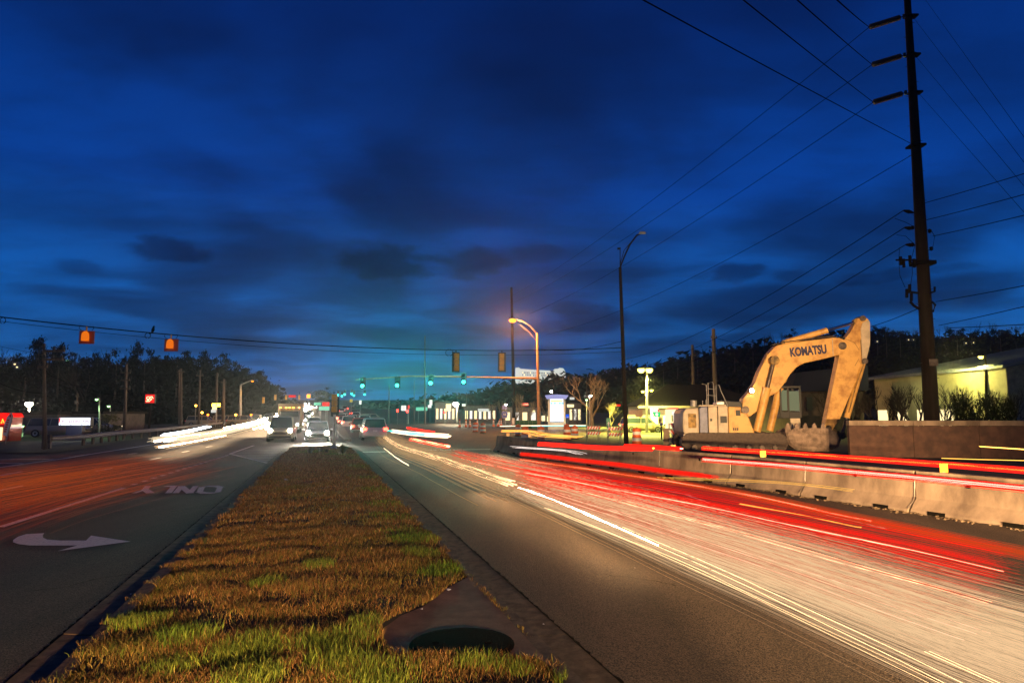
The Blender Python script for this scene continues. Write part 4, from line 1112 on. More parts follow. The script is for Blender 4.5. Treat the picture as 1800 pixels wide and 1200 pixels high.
# conductors
def beyond(a, b, k): return a + (b - a) * k
far1 = AT(905, 515, 100)
for (tip, far, up, lab) in [(ins_tips[0], (900, 520), (1478, -10), 'topmost'), (ins_tips[1], (903, 532), (1406, -12), 'middle'), (ins_tips[2], (930, 552), (1312, -12), 'lowest')]:
    wire('power_line', 'thin dark conductor from the %s long insulator down to the far lamp pole' % lab, tip, AT(far[0], far[1], 96), .9, .016)
    wire('power_line', 'conductor from the %s long insulator up and out over the camera' % lab, tip, beyond(tip, AT(up[0], up[1], 15), 3.5), .3, .016)
wire('power_line', 'conductor crossing from the top edge to the pole band', on_tp(257), beyond(on_tp(257), AT(1140, -10, 12), 3), .2, .014)
wire('power_line', 'conductor from the pole band down left across the lamp post', on_tp(268), AT(960, 588, 92), 1.3, .016)
for (a, b, lab) in [((1588, 370), (1090, 628), 'upper'), ((1590, 400), (1095, 646), 'middle'), ((1592, 430), (1100, 662), 'lower')]:
    wire('power_line', '%s of the three lines running left from the cutouts to the low pole' % lab, AT(a[0], a[1], TY), AT(b[0], b[1] + 5, 92), 1.3, .02)
for (a, b, lab) in [((1625, 357), (1815, 290), 'first'), ((1627, 387), (1815, 327), 'second'), ((1640, 415), (1815, 364), 'third'), ((1645, 530), (1815, 488), 'fourth'), ((1650, 572), (1815, 524), 'fifth'), ((1668, 576), (1815, 558), 'lowest')]:
    wire('power_line', '%s line from the top leaving the tall pole to the right edge' % lab, AT(a[0], a[1], TY), beyond(AT(a[0], a[1], TY), AT(b[0], b[1], 24), 4), .3, .016)
wire('power_line', 'line leaving the tall pole low to the left behind the stick of the excavator', AT(1612, 543, TY), AT(1470, 583, 60), .3, .02)
for (a, b, lab) in [((1603, 28), (1815, 305), 'upper'), ((1608, 97), (1815, 345), 'middle'), ((1613, 162), (1815, 390), 'lower'), ((1623, -5), (1815, 262), 'highest')]:
    wire('guy_wire', '%s thin wire slanting down from the tall pole to the right edge' % lab, AT(a[0], a[1], TY), AT(b[0], b[1], 20), .0, .007)
wire('power_line', 'thin line drooping left of the dark pole to the hill', AT(1262, 595, 75), AT(1340, 604, 110), .3, .02)

# light post 1095
LY = 43.0
t, b, tp_ = utility_pole(1101, 778, 1090, 470, LY, 'tall slim dark lamp pole with an unlit raised arm', .15, 'dark_wood', (), None, 'lamp_pole', 'lamp post')
q1 = AT(1090, 470, LY) - b
arm = [q1, AT(1097, 452, LY - .6) - b, AT(1107, 430, LY - 1.2) - b, AT(1119, 414, LY - 1.8) - b, AT(1129, 409, LY - 2.1) - b]
MB().tube(arm, .05, 8).build('lamp_arm', M['dark_wood'], t); MB().tube([q1 + Vector((0, 0, .2)), AT(1097, 440, LY - .6) - b, arm[3]], .025, 6).build('arm_brace', M['dark_wood'], t)
MB().tube([q1, AT(1090, 436, LY) - b], .03, 6).build('mast_tip', M['dark_wood'], t)
hd = arm[-1]; MB().box(hd + Vector((0, 0, .0)), (.45, .3, .13), None, (.7, .7)).build('lamp_head', M['galv'], t, bevel=.03)
MB().box((AT(1088, 437, LY) - b), (.2, .15, .1)).build('sensor_box', M['dark_wood'], t)
# span wire with signals
spanA = AT(-420, 500, 27); spanB = AT(1092, 611, LY)
def span_pt(t, sag=1.05): p = spanA.lerp(spanB, t); p.z -= sag * 4 * t * (1 - t); return p
MB_span = MB().tube([span_pt(i / 40) for i in range(41)], .028, 6).build('span_wire', M['wire'])
tag(MB_span, 'heavy dark span wire carrying the hanging signals across the whole road', 'wire')
wire('span_wire', 'thinner messenger wire just under the heavy span wire', spanA + Vector((0, 0, -.12)), spanB + Vector((0, 0, -.25)), 1.12, .012, 40)
wire('power_line', 'wire from the left edge sagging behind the left signals', AT(-60, 590, 60), AT(78, 622, 46), .2, .012)
def find_span(px):
    best = min(range(401), key=lambda i: abs(px - (900 + FPX * (span_pt(i / 400).x) / (span_pt(i / 400).y * math.cos(th) + (span_pt(i / 400).z - CAM_H) * math.sin(th)))))
    return span_pt(best / 400)
def beacon(px, label):
    p = find_span(px)
    t = thing('beacon_signal', label, 'traffic signal', (p.x, p.y, p.z), math.radians(3 if px < 200 else -2), 'small square signals hung on the span wire')
    MB().tube([(0, 0, 0), (0, 0, -.2)], .035, 6).build('hanger', M['sig_yellow'], t)
    MB().box((0, .06, -.50), (.68, .03, .60)).build('back_plate', M['plate'], t)
    MB().lathe([(.04, -.22), (.10, -.26), (.15, -.34), (.165, -.56), (.15, -.64), (.18, -.66), (.15, -.67)], (0, -.08, 0), 14).build('signal_housing', M['bell_glow'], t, smooth=True)
    for s in (-.3, .28): MB().tube([(s, 0, .02), (s * 1.15, 0, -.08), (s * .8, .03, -.18)], .012, 5).build('tether', M['wire'], t)
M['bell_glow'] = glow('orange_housing_glow', (1, .20, .008), .8)  # whole signal housing glows; its brightness is put into the material
M['plate'] = mat('red_cast_plate', (.22, .03, .008), .6)  # red cast of the neighbouring glow put into the plate colour
beacon(154, 'small yellow signal in a dark square backplate, the left one on the span wire'); beacon(300, 'small yellow signal in a dark square backplate, right one beside the perched bird')
def hanging(px, label, yaw, w=1.0):
    p = find_span(px)
    t = thing('hanging_signal', label, 'traffic signal', (p.x, p.y, p.z - .06), yaw, 'long signals hung on the span wire seen from behind')
    MB().tube([(0, 0, .05), (0, 0, -.15)], .04, 6).build('hanger', M['black'], t)
    MB().box((0, .02, -.62), (.46, .03, 1.15)).build('back_plate', M['black'], t)
    for k in range(3): 
        MB().box((0, -.1, -.29 - k * .335), (.27, .22, .32)).build('signal_section', M['sig_yellow'], t, bevel=.03)
        v = []
        MB().lathe([(.13, .05), (.13, .26)], (0, .02, -.29 - k * .335), 12, axis='y', cap=False).build('visor', M['black'], t)
hanging(801, 'long yellow hanging signal with a black loop beside it, left of the pair', math.radians(25)); hanging(881, 'long yellow hanging signal seen squarely from behind, right of the pair', math.radians(0))
def coil(px, label, r=.13):
    p = find_span(px); c = Vector((p.x, p.y, p.z - .15))
    pts = [c + Vector((r * math.cos(a), 0, r * math.sin(a))) for a in [k * 2 * math.pi / 16 for k in range(17)]]
    o = MB().tube(pts, .016, 5, False).build('cable_coil', M['wire']); tag(o, label, 'cable coil', 'coils of spare cable on the span wire')
coil(261, 'loop of cable hanging from the span wire just left of the bird'); coil(791, 'large loop of cable beside the long hanging signal', .2); coil(5, 'cable loop on the span wire at the left edge')
p = find_span(270)
bd = thing('bird', 'small dark bird perched on the span wire between the square signals', 'bird', (p.x, p.y, p.z + .03))
MB().loft([[(x + r * math.cos(a), r * .8 * math.sin(a), z) for a in [k * 2 * math.pi / 8 for k in range(8)]] for x, r, z in ((.0, .02, 0), (0, .07, .06), (.01, .085, .13), (.02, .06, .20), (.03, .05, .25), (.04, .045, .29), (.05, .01, .33))]).build('body', M['wire'], bd, smooth=True)
MB().prism([(-.01, .08), (-.13, -.06), (-.10, -.08), (.02, .02)], -.02, .02).build('tail', M['wire'], bd)
MB().tube([(.08, 0, .28), (.13, 0, .27)], [.012, .003], 5).build('beak', M['porcelain'], bd)

# mast arm pole with street lamp
MY = 78.0
mb_ = AT(948, 752, MY); mb_.z = gz(mb_.x, MY)
mt = thing('mast_arm_pole', 'orange lit steel mast pole with a long signal arm and a raised lamp arm', 'signal pole', mb_)
def mp_(px, py, dy=0): return AT(px, py, MY + dy) - mb_
M['mast'] = mat('mast_steel', (.42, .22, .10), .5, metal=.2, noise=3)
pole_between(MB(), Vector((0, 0, 0)), mp_(944, 585), .22, .13, 14).build('mast_shaft', M['mast'], mt, smooth=True)
arm_pts = [mp_(945, 665), mp_(880, 663.5), mp_(800, 662), mp_(720, 661), mp_(625, 667)]
MB().tube(arm_pts, [.15, .125, .10, .08, .05], 10).build('signal_arm', M['mast'], mt, smooth=True)
la = [mp_(944, 587), mp_(932, 573, -.5), mp_(918, 564, -1), mp_(903, 561, -1.5)]
MB().tube(la, .06, 8).build('lamp_arm', M['mast'], mt, smooth=True)
MB().tube([mp_(944, 600), mp_(930, 583, -.5), mp_(915, 571, -1)], .03, 6).build('arm_brace', M['mast'], mt)
lh = MB().lathe([(.06, .14), (.22, .08), (.26, 0), (.1, -.02)], mp_(901, 561, -1.6), 12).build('lamp_head', M['galv'], mt, smooth=True)
MB().lathe([(.30, 0), (.40, -.12), (.36, -.26), (.14, -.36)], mp_(901, 561, -1.6), 14).build('lamp_globe', M['sodium'], mt, smooth=True)
lamp_light('sodium_light', mb_ + mp_(901, 561, -1.6) + Vector((0, 0, -.6)), (1, .38, .10), 12000)
MB().box(mp_(948, 748), (.55, .55, .3)).build('base_collar', M['mast'], mt)
for k, (px, py) in enumerate([(637, 678), (698, 677), (757, 673), (815, 671)]):
    c = AT(px, py, MY - .6); lab = ['leftmost green signal lamp at the thin tip of the arm', 'second green signal from the left on the arm', 'third green signal lamp from the left on the arm', 'rightmost green signal lamp on the arm'][k]
    t = thing('green_signal', lab, 'traffic signal', c, 0, 'lit green signals on the mast arm')
    MB().box((0, .22, .34), (.62, .03, 1.3)).build('back_plate', M['black'], t)
    for j in range(3):
        MB().box((0, .1, .0 + j * .36), (.34, .2, .34)).build('signal_section', M['black'], t, bevel=.03)
        ln = MB().lathe([(.001, -.05), (.14, -.04), (.215, 0)], (0, -.0, j * .36), 14, axis='y', cap=False)
        ln.build('lens', M['green_lens'] if j == 0 else M['glass'], t)
        MB().lathe([(.22, 0), (.225, -.16)], (0, 0, j * .36), 12, axis='y', cap=False).build('visor', M['black'], t)
    MB().tube([(0, .2, .9), (0, .35, 1.15)], .04, 6).build('bracket', M['galv'], t)
    lamp_light('green_light', c + Vector((0, -.35, 0)), (.04, 1, .72), 9500, None, .1, 28, Vector((0, 0, 9)) - c, 1.0)
# pole behind it
utility_pole(904, 745, 899, 505, 100, 'tall slim utility pole behind the star bright lamp', .26, 'dark_wood', [(560, .9, 0)])
for px0, py0, px1, py1, Y, lab, r, arms in [
    (747, 735, 747, 590, 115, 'thin dark pole between the second and third green signals', .15, []),
    (684, 722, 684, 676, 120, 'thin warm lit pole under the second green signal', .13, []),
    (728, 728, 728, 668, 120, 'faint slim pole just left of the third green signal', .09, []),
    (1219, 700, 1217, 606, 95, 'shorter brown pole behind the twin yellow lamps', .30, [(625, .8, 0)]),
    (1257, 690, 1254, 578, 75, 'brown square topped pole behind the excavator hood', .30, [(594, .7, 0)]),
    (80, 781, 77, 604, 37, 'bare wooden pole with arms beside the illuminated sign', .115, [(617, 1.2, 1), (632, 1.1, 1), (645, -.5, 0)]),
    (219, 762, 222, 640, 60, 'wooden pole with white insulators at the guardrail bend', .16, [(655, .9, 0), (668, .8, 0), (683, .9, 0)]),
    (137, 725, 136, 690, 70, 'short pole above the illuminated sign', .12, [(709, .4, 0)]),
    (316, 732, 315, 650, 95, 'left pole of the close pair behind the guardrail', .16, []),
    (319, 734, 318.5, 648, 90, 'right pole of the close pair behind the guardrail', .2, [(654, .9, 0)]),
    (350, 732, 352, 650, 95, 'dim pole with one insulator right of the close pair', .16, [(660, 1.0, 0)]),
    (380, 728, 382, 655, 100, 'bare pole passing through the orange sign lights', .2, []),
    (393, 728, 394, 666, 100, 'pole with a bracket lamp right of the orange sign lights', .26, [(672, .8, 0)]),
    (1032, 690, 1031, 662, 110, 'thin aerial pole above the pylon sign', .08, []),
    (820, 722, 820, 690, 120, 'thin pole right of the white star lamp', .08, []),
]:
    utility_pole(px0, py0, px1, py1, Y, lab, r, 'wood', arms)
for a, b, sag, lab in [((78, 655, 37), (219, 695, 60), .3, 'wire from the bare pole down to the guardrail bend pole'), ((219, 697, 60), (318, 698, 90), .6, 'drooping wire between the bend pole and the close pair'), ((318, 693, 90), (382, 700, 100), 1.4, 'drooping wire left of the orange sign lights'), ((396, 680, 100), (423, 690, 105), 1.5, 'deeply drooping wire by the orange street lamp'), ((219, 712, 60), (318, 706, 90), .6, 'lower wire between the bend pole and the close pair'), ((-10, 668, 36), (78, 690, 37), .2, 'faint wire from the left edge to the bare pole'), ((945, 612, 78), (1092, 600, 43), .4, 'wire from the mast pole to the slim lamp pole')]:
    wire('overhead_wire', lab, AT(*a), AT(*b), sag, .018)
# orange street lamp at left, with signals on a wire
def street_lamp(px, base_py, top_py, Y, arm, lampm, color, power, label, r=.11, group='street and parking lamps', pm='galv', glob=.16):
    b = AT(px, base_py, Y); b.z = gz(b.x, Y); 
    t = thing('street_lamp', label, 'street lamp', b, 0, group)
    top = AT(px, top_py, Y) - b
    pole_between(MB(), Vector((0, 0, 0)), top, r, r * .6, 10, 3).build('pole_shaft', M[pm], t, smooth=True)
    for (ax, ay) in arm:
        e = AT(ax, ay, Y - .3) - b
        if (e - top).length > .25: MB().tube([top, top.lerp(e, .5) + Vector((0, 0, .08)), e + Vector((0, 0, .12))], r * .4, 6).build('lamp_arm', M[pm], t)
        MB().lathe([(glob * .3, .14), (glob * 1.1, .06), (glob * 1.15, 0)], e, 10).build('lamp_hood', M['black'], t)
        MB().lathe([(glob * 1.1, 0), (glob * 1.15, -glob * .6), (glob * .5, -glob * 1.3)], e, 12).build('lamp_lens', M[lampm], t, smooth=True)
        if power: lamp_light('lamp_light', b + e + Vector((0, -.2, -glob * 1.3 - .15)), color, power * (1.6 if color == Ww else 3.2 if color == Yl else 1), None, .15, None if color == Ww else 150, (0, -.12, -1), .6)
    return t
Yl = (.9, .85, .16); Sd = (1, .42, .08); Ww = (1, .82, .55); Gn = (.5, 1, .4)
street_lamp(423, 728, 676, 105, [(444, 669)], 'sodium', Sd, 2500, 'orange street lamp on a curved arm by the parked cars', .22)
street_lamp(1137, 760, 646, 70, [(1127, 648), (1141, 648)], 'yellow_lamp', Yl, 6000, 'tall twin headed yellow parking lamp above the lawn', .15, glob=.32)
street_lamp(1134, 745, 686, 95, [(1130, 687), (1137, 686), (1145, 685)], 'yellow_lamp', Yl, 4000, 'lower yellow parking lamp cluster behind the tall twin lamp', .12, glob=.2)
street_lamp(1218, 720, 688, 85, [(1214, 687), (1223, 687)], 'yellow_lamp', Yl, 1500, 'twin yellow lamp rising beside the excavator hood', .14, glob=.34)
street_lamp(1732, 722, 624, 52, [(1724, 626)], 'yellow_lamp', Yl, 1000, 'yellow lamp on a post before the warehouse wall', .12, pm='dark_wood', glob=.15)
street_lamp(1733, 700, 634, 54, [], 'yellow_lamp', Yl, 0, 'second bare post beside the warehouse lamp', .09, pm='dark_wood')
street_lamp(52, 742, 706, 70, [(51, 708)], 'warm_lamp', Ww, 1100, 'bright warm star lamp at the far left', .09, glob=.28)
street_lamp(175, 760, 700, 55, [(170, 701)], 'green_lamp', Gn, 300, 'greenish lamp left of the shrub', .07, glob=.1)
street_lamp(194, 738, 712, 70, [(191, 713)], 'green_lamp', Gn, 300, 'pale green lamp above the shrub', .08, glob=.12)
street_lamp(803, 738, 706, 112, [(801, 708)], 'warm_lamp', Ww, 2500, 'bright white star lamp beneath the rightmost green signal', .09, glob=.40)
street_lamp(888, 735, 708, 115, [(889, 710)], 'warm_lamp', Ww, 500, 'small white lamp above the pentagonal route sign', .08, glob=.15)
street_lamp(1036, 742, 694, 90, [(1038, 695)], 'warm_lamp', Ww, 700, 'small warm lamp inside the bare tree', .07, glob=.14)
street_lamp(1031, 742, 700, 92, [(1031, 702)], 'green_lamp', Yl, 500, 'small greenish lamp left of the warm lamp in the bare tree', .07, glob=.13)
street_lamp(119, 640, 632, 140, [(119, 633)], 'green_lamp', Gn, 400, 'green lamp high among the left pines', .07, glob=.22)
street_lamp(971, 725, 685, 110, [(969, 687)], 'warm_lamp', (.9, 1, .9), 900, 'white lamp behind the pylon sign', .07, glob=.17)
for px, py, Y, lab in [(25, 748, 60, 'pale green lamp right of the feather flag'), (40, 748, 60, 'second pale green lamp under the star lamp'), (187, 727, 72, 'tiny lamp in the shrub'), (202, 730, 72, 'tiny lamp right in the shrub')]:
    street_lamp(px, py + 14, py, Y, [(px, py)], 'green_lamp', Gn, 120, lab, .05, glob=.11)
# distant green signals and small road lamps
for k, (px, py) in enumerate([(594, 694), (601, 696), (606, 693), (618, 692), (622, 695), (641, 693)]):
    Y = 190; c = AT(px, py, Y)
    t = thing('distant_signal', ['outermost left distant green signal', 'second distant green signal from the left', 'third distant green signal, right of the close pair', 'fourth distant green signal, upper of two', 'fifth distant green signal, lower of two', 'distant green signal right of the others'][k], 'traffic signal', c, 0, 'tiny distant green signals')
    MB().box((0, .2, .5), (.6, .05, 1.5)).build('back_plate', M['black'], t)
    MB().lathe([(.001, -.1), (.2, -.05), (.26, 0)], (0, 0, 0), 10, axis='y', cap=False).build('lens', M['green_lens'], t)
MB_f = MB().tube([AT(585, 686, 191), AT(620, 687, 191), AT(655, 686, 191)], .05, 5).build('span_wire', M['wire']); tag(MB_f, 'far span wire carrying the distant green signals', 'wire')
for px, py, Y, lab in [(463, 703, 125, 'orange signal seen from behind at the far left junction'), (484, 698, 140, 'slim orange signal on the far left wire'), (503, 698, 160, 'tiny orange signal left of the far red sign'), (526, 698, 160, 'tiny orange signal right of the far red sign')]:
    c = AT(px, py, Y); t = thing('hanging_signal', lab, 'traffic signal', c, 0, 'distant hanging signals seen from behind')
    MB().box((0, 0, 0), (.4, .3, 1.1)).build('signal_body', M['sig_yellow'], t, bevel=.04); MB().tube([(0, 0, .5), (0, 0, 1.2)], .05, 5).build('hanger', M['wire'], t)
wire('span_wire', 'far span wire with small orange signals at the left', AT(424, 690, 110), AT(530, 694, 160), .3, .03)

# pedestrian signal post at the median tip
SP = P(586.5, 790, .15); sY = SP.y
ps = thing('median_signal_post', 'orange lit signal head seen from behind on a slim post at the median tip', 'traffic signal', (SP.x, SP.y, .15))
hz = lambda py: AT(586, py, sY).z - .15
MB().tube([(0, 0, 0), (0, 0, hz(728))], .06, 10).build('post', M['galv'], ps, smooth=True)
MB().lathe([(.19, 0), (.19, .05), (.12, .22), (.08, .25)], (0, 0, 0), 12).build('post_base', M['galv'], ps)
MB().box((0, .05, (hz(700) + hz(730)) / 2), (.42, .02, hz(697) - hz(731))).build('back_plate', M['black'], ps)
for k in range(3): MB().box((0, -.08, hz(724) + .15 + k * .30), (.26, .2, .29)).build('signal_section', M['sig_yellow'], ps, bevel=.03)
# ------------------------------------------------------------------ work zone furniture
def drum_proto():
    t = thing('traffic_drum', '', 'drum', (0, 0, 0), 0, 'orange and white traffic drums')
    MB().lathe([(.34, 0), (.34, .05), (.29, .07)], n=16).build('rubber_foot', M['rubber'], t)
    rs = [.285, .28, .27, .26, .25]; z = [.06, .26, .28, .44, .46, .62, .64, .80, .82, .98]
    for i in range(5):
        m = ['orange', 'white_band', 'orange', 'white_band', 'orange'][i]
        a, b = .06 + i * .185, .06 + (i + 1) * .185
        MB().lathe([(rs[i] - .004, a), (rs[i], a + .012), (rs[i] - .004, b - .02), (rs[i] - .016, b)], n=18, cap=False).build('band', M[m], t, smooth=True)
    MB().lathe([(.235, .985), (.20, 1.0), (.0, 1.0)], n=16, cap=False).build('drum_top', M['orange'], t)
    MB().box((0, 0, 1.03), (.22, .05, .06)).build('handle', M['orange'], t, bevel=.01)
    return t
def cone_proto():
    t = thing('traffic_cone', '', 'cone', (0, 0, 0), 0, 'slim orange cones on the far side')
    MB().box((0, 0, .02), (.38, .38, .04)).build('cone_base', M['rubber'], t)
    prof = [(.15, .04), (.125, .30), (.10, .45), (.09, .55), (.07, .70), (.035, .92), (.03, .95)]
    MB().lathe(prof, n=12).build('cone_body', M['orange'], t, smooth=True)
    MB().lathe([(.128, .31), (.104, .45)], n=12, cap=False).build('reflective_band', M['white_band'], t)
    MB().lathe([(.094, .54), (.074, .69)], n=12, cap=False).build('reflective_band', M['white_band'], t)
    return t
dr = drum_proto()
drums = [(835.5, 760, 'leftmost drum, standing beyond the stop bar'), (849, 761.5, 'second drum from the left, close to the leftmost'), (911, 767, 'small drum between the two pairs'),
         (923, 774.5, 'drum partly covered by the streak next to the end barrier'), (951, 774.5, 'drum alone before the mast pole foot'), (997, 774, 'nearer drum of the pair by the pylon sign'), (996, 766, 'farther drum hidden behind its neighbour'), (1010.5, 771.5, 'drum right beside the pair near the pylon sign'), (1119.5, 782, 'nearest drum, just right of the slim lamp pole')]
for i, (px, py, lab) in enumerate(drums):
    o = dr if i == 0 else copy_tree(dr); g = G(px, py); o.location = g; o['label'] = 'orange and white drum, ' + lab; o.rotation_euler.z = i
    k = 1.0 if i < 8 else 1.05; o.scale = (k, k, k)
cn = cone_proto()
for i, (px, py, lab) in enumerate([(808, 751, 'leftmost slim cone under the white star lamp'), (819, 751, 'second slim cone from the left'), (826, 751, 'third slim cone from the left'), (839, 750.5, 'fourth slim cone, standing above the drums'), (867.5, 750, 'slim cone left of the leaning pair'), (875, 749.8, 'slightly leaning cone left of the route sign post'), (881, 749.8, 'cone right of the leaning one by the route sign post'), (901, 749.6, 'cone beside the small pale box'), (993, 753, 'white and orange marker before the pylon sign')]):
    o = cn if i == 0 else copy_tree(cn); g = G(px, py); o.location = g; o['label'] = 'orange cone, ' + lab; o.scale = (1.25, 1.25, 1.25)
    if i == 5: o.rotation_euler = (0, .25, 0)
def barricade(px, py, lab, w=1.2, h=1.1, stripes=5):
    g = G(px, py); t = thing('barricade', lab, 'barricade', g, .1, 'red and white striped barricades')
    for z in (.55, .95):
        n = stripes * 2
        for k in range(n):
            x0 = -w / 2 + w * k / n; x1 = x0 + w / n; sk = .10
            mb = MB().prism([(x0, z - .1), (x1, z - .1), (min(x1 + sk, w / 2 + sk), z + .1), (x0 + sk, z + .1)], -.012, .012)
            mb.build('stripe', M['red_band' if k % 2 else 'white_band'], t)
    for s in (-.42, .42):
        MB().tube([(w * s, -.25, 0), (w * s, 0, 1.12)], .025, 6).build('leg', M['galv'], t); MB().tube([(w * s, .25, 0), (w * s, 0, 1.12)], .025, 6).build('leg', M['galv'], t)
    return t
barricade(1042, 775, 'small striped barricade left of the green sign', 1.0); barricade(1080, 778, 'small striped barricade between the green sign and the slim lamp pole', 1.0)
# large chevron board behind the excavator tail
def chevron_board():
    g = AT(1190, 790, 38.5); g.z = 0
    t = thing('striped_barrier_board', 'tall red and white diagonal striped boards stacked at the excavator tail', 'barricade', g, .05)
    sc = 38.5 / 1200
    for r, (zz, w, x0) in enumerate([(1.22, .5, -.05), (.82, .7, .0), (.42, .9, .05)]):
        n = 6
        for k in range(n):
            a = x0 - w / 2 + w * k / n; b = a + w / n
            MB().prism([(a + .12, zz - .2), (b + .12, zz - .2), (b - .12, zz + .2), (a - .12, zz + .2)], -.015 - .03 * r, .0 - .03 * r).build('stripe', M['red_band' if k % 2 else 'white_band'], t)
    for s in (-.4, .45): MB().tube([(s, .05, 0), (s, .05, 1.42)], .03, 6).build('post', M['galv'], t)
chevron_board()
g = AT(1171.5, 790, 38.2); g.z = 0
o = thing('plywood_panel', 'plain brownish upright panel left of the striped boards', 'panel', g)
MB().box((0, 0, .68), (.31, .05, .9)).build('panel', M['barrier'], o, bevel=.01); MB().tube([(0, .04, 0), (0, .04, .4)], .03, 6).build('post', M['galv'], o)
g = G(1163, 772); t = thing('marker_post', 'short dark post with a pale globe top on the lawn edge', 'post', g); MB().tube([(0, 0, 0), (0, 0, 1.0)], .06, 8).build('post', M['bark'], t); MB().lathe([(0, -.16), (.14, -.06), (.14, .06), (0, .16)], (0, 0, 1.15), 10, cap=False).build('globe', M['white_sign'], t, smooth=True)

# ------------------------------------------------------------------ signs
def sign_post(g, top, t, r=.035, m='galv'): MB().tube([(0, .03, 0), (0, .03, top)], r, 6).build('post', M[m], t)
def at_base(px, py, Y): q = AT(px, py, Y); return Vector((q.x, Y, gz(q.x, Y)))
# guide sign green small
g = at_base(1070, 765, 58); t = thing('guide_sign', 'small green road sign with a white arrow on a brown post', 'road sign', g)
h = AT(1070, 744, 58).z - g.z
MB().box((0, 0, h), (.34 * 1.0, .02, .9)).build('sign_face', M['green_sign'], t); MB().prism([(-.05, h - .3), (.05, h - .3), (.05, h), (.12, h), (0, h + .14), (-.12, h), (-.05, h)], -.02, -.012).build('arrow', M['white_sign'], t); sign_post(g, h, t, .05, 'bark')
# pentagon route marker
g = at_base(887, 752, 88); t = thing('route_marker', 'faded blue pentagon county route marker with a plate above on one post', 'road sign', g)
h1 = AT(887, 728, 88).z - g.z; h2 = AT(887, 721, 88).z - g.z
pent = [(-.42, .1), (-.28, .42), (0, .36), (.28, .42), (.42, .1), (.30, -.48), (-.30, -.48)]
MB().prism([(x, z + h1) for x, z in pent], -.01, .01).build('sign_face', M['purple_sign'], t); MB().prism([(x * .8, z * .8 + h1) for x, z in pent], -.02, -.011).build('inner_face', M['blue_sign'], t)
MB().box((0, 0, h1 + .9), (.62, .02, .5)).build('direction_plate', M['purple_sign'], t); sign_post(g, h1 + 1.1, t, .05, 'bark')
text('numeral', '52', .35, M['white_sign'], t, (0, -.03, h1), extrude=.003)
# pylon sign
PY = 84.0; g = at_base(979, 750, PY); t = thing('pylon_sign', 'tall pylon sign with a bright white face and a flared pale blue cap', 'pylon sign', g)
k = PY / 1200; Z = lambda py: AT(979, py, PY).z - g.z
MB().box((0, 0, Z(743) / 2), (2.2, .9, Z(741))).build('plinth', M['siding'], t)
for s in (-1, 1): MB().box((s * .93 - .03, 0, (Z(743) + Z(699)) / 2), (.24, .7, Z(699) - Z(743))).build('pier', M['siding'], t)
MB().box((-.03, 0, (Z(741) + Z(701)) / 2), (1.62, .5, Z(701) - Z(741))).build('lit_face', M['led_panel'], t)
MB().box((-.03, -.26, Z(704.5)), (1.4, .02, .14)).build('orange_strip', M['orange_glow'], t); 
for s in (-.66, -.25, .35, .66): MB().box((s, -.26, Z(708.8)), (.24, .02, .16)).build('blue_strip', M['blue_panel'], t)
for r in range(9): MB().box((-.03 + .02 * (r % 3), -.262, Z(715 + 2.6 * r)), (1.2 - .12 * (r % 4), .012, .012)).build('printed_line', M['sign_dark'], t)
MB().prism([(-1.15, Z(701)), (1.1, Z(701)), (1.36, Z(696)), (1.36, Z(694.5)), (0, Z(693.2)), (-1.4, Z(694.5)), (-1.4, Z(696))], -.7, .7).build('flared_cap', M['pale_blue'], t)
lamp_light('sign_light', g + Vector((0, -2.0, 1.5)), (.8, .85, 1), 250)
q = at_base(997.5, 745, 86); o = thing('blue_box_sign', 'small lit blue sign right of the pylon sign', 'sign', q); zz = AT(997.5, 731, 86).z - q.z
MB().box((0, 0, zz), (.38, .08, .46)).build('sign_face', glow('lit_deep_blue', (.01, .12, 1), 1.0), o); MB().box((.02, -.05, zz - .12), (.2, .02, .1)).build('white_mark', M['white_sign'], o); sign_post(q, zz, o)
# green street sign boards
def board(px, py, w, hgt, Y, m, label, txt=None, tm='white_sign', post=True, base=None, name='road_sign', cat='road sign', ts=.5):
    q = at_base(px, 740, Y); z = AT(px, py, Y).z - q.z; s = Y / 1200
    t = thing(name, label, cat, q); MB().box((0, 0, z), (w * s, .05, hgt * s)).build('sign_face', M[m] if isinstance(m, str) else m, t)
    if txt: text('lettering', txt, hgt * s * ts, M[tm], t, (0, -.04, z), extrude=.004)
    if post:
        for sd in ((-.3, .3) if w > 12 else (0,)): MB().tube([(sd * w * s, .06, 0), (sd * w * s, .06, z)], .05, 6).build('post', M['galv'], t)
    return t
pg = glow('glowing_sign_green', (.25, .85, .55), .75)  # light thrown back by the street signs put in as a glow
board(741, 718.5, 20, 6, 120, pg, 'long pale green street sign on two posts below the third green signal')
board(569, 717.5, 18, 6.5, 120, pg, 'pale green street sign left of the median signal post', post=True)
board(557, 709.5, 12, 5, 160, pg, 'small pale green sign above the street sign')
board(572, 710, 12, 7, 140, 'red_panel', 'small lit red sign left of the median signal')
board(616.5, 704, 5, 5, 150, mat('yellow_diamond', (.9, .6, .02), .5), 'small yellow warning sign far up the road', post=True)
board(512, 696, 13, 4, 190, 'red_panel', 'far red building sign on the horizon above the headlamps')
board(541, 696, 6, 6, 190, 'orange_glow', 'far orange sign on the horizon right of the red one')
board(632.5, 707, 4, 7, 160, 'white_glow', 'tiny white sign up the road on the right')
for x in (707, 711.5): board(x, 717, 4, 9, 115, 'white_glow', 'left upright of a lit white pair of panels' if x < 709 else 'right upright of a lit white pair of panels', post=False, name='lit_panel', cat='sign')
board(718, 715, 3, 6, 118, 'red_panel', 'narrow reddish sign right of the white pair'); 
board(698.5, 721.5, 3, 4, 116, 'red_lens', 'red signal lamp left of the white pair', post=True); board(715.5, 722.5, 3, 4, 116, 'red_lens', 'red signal lamp right of the white pair', post=True)
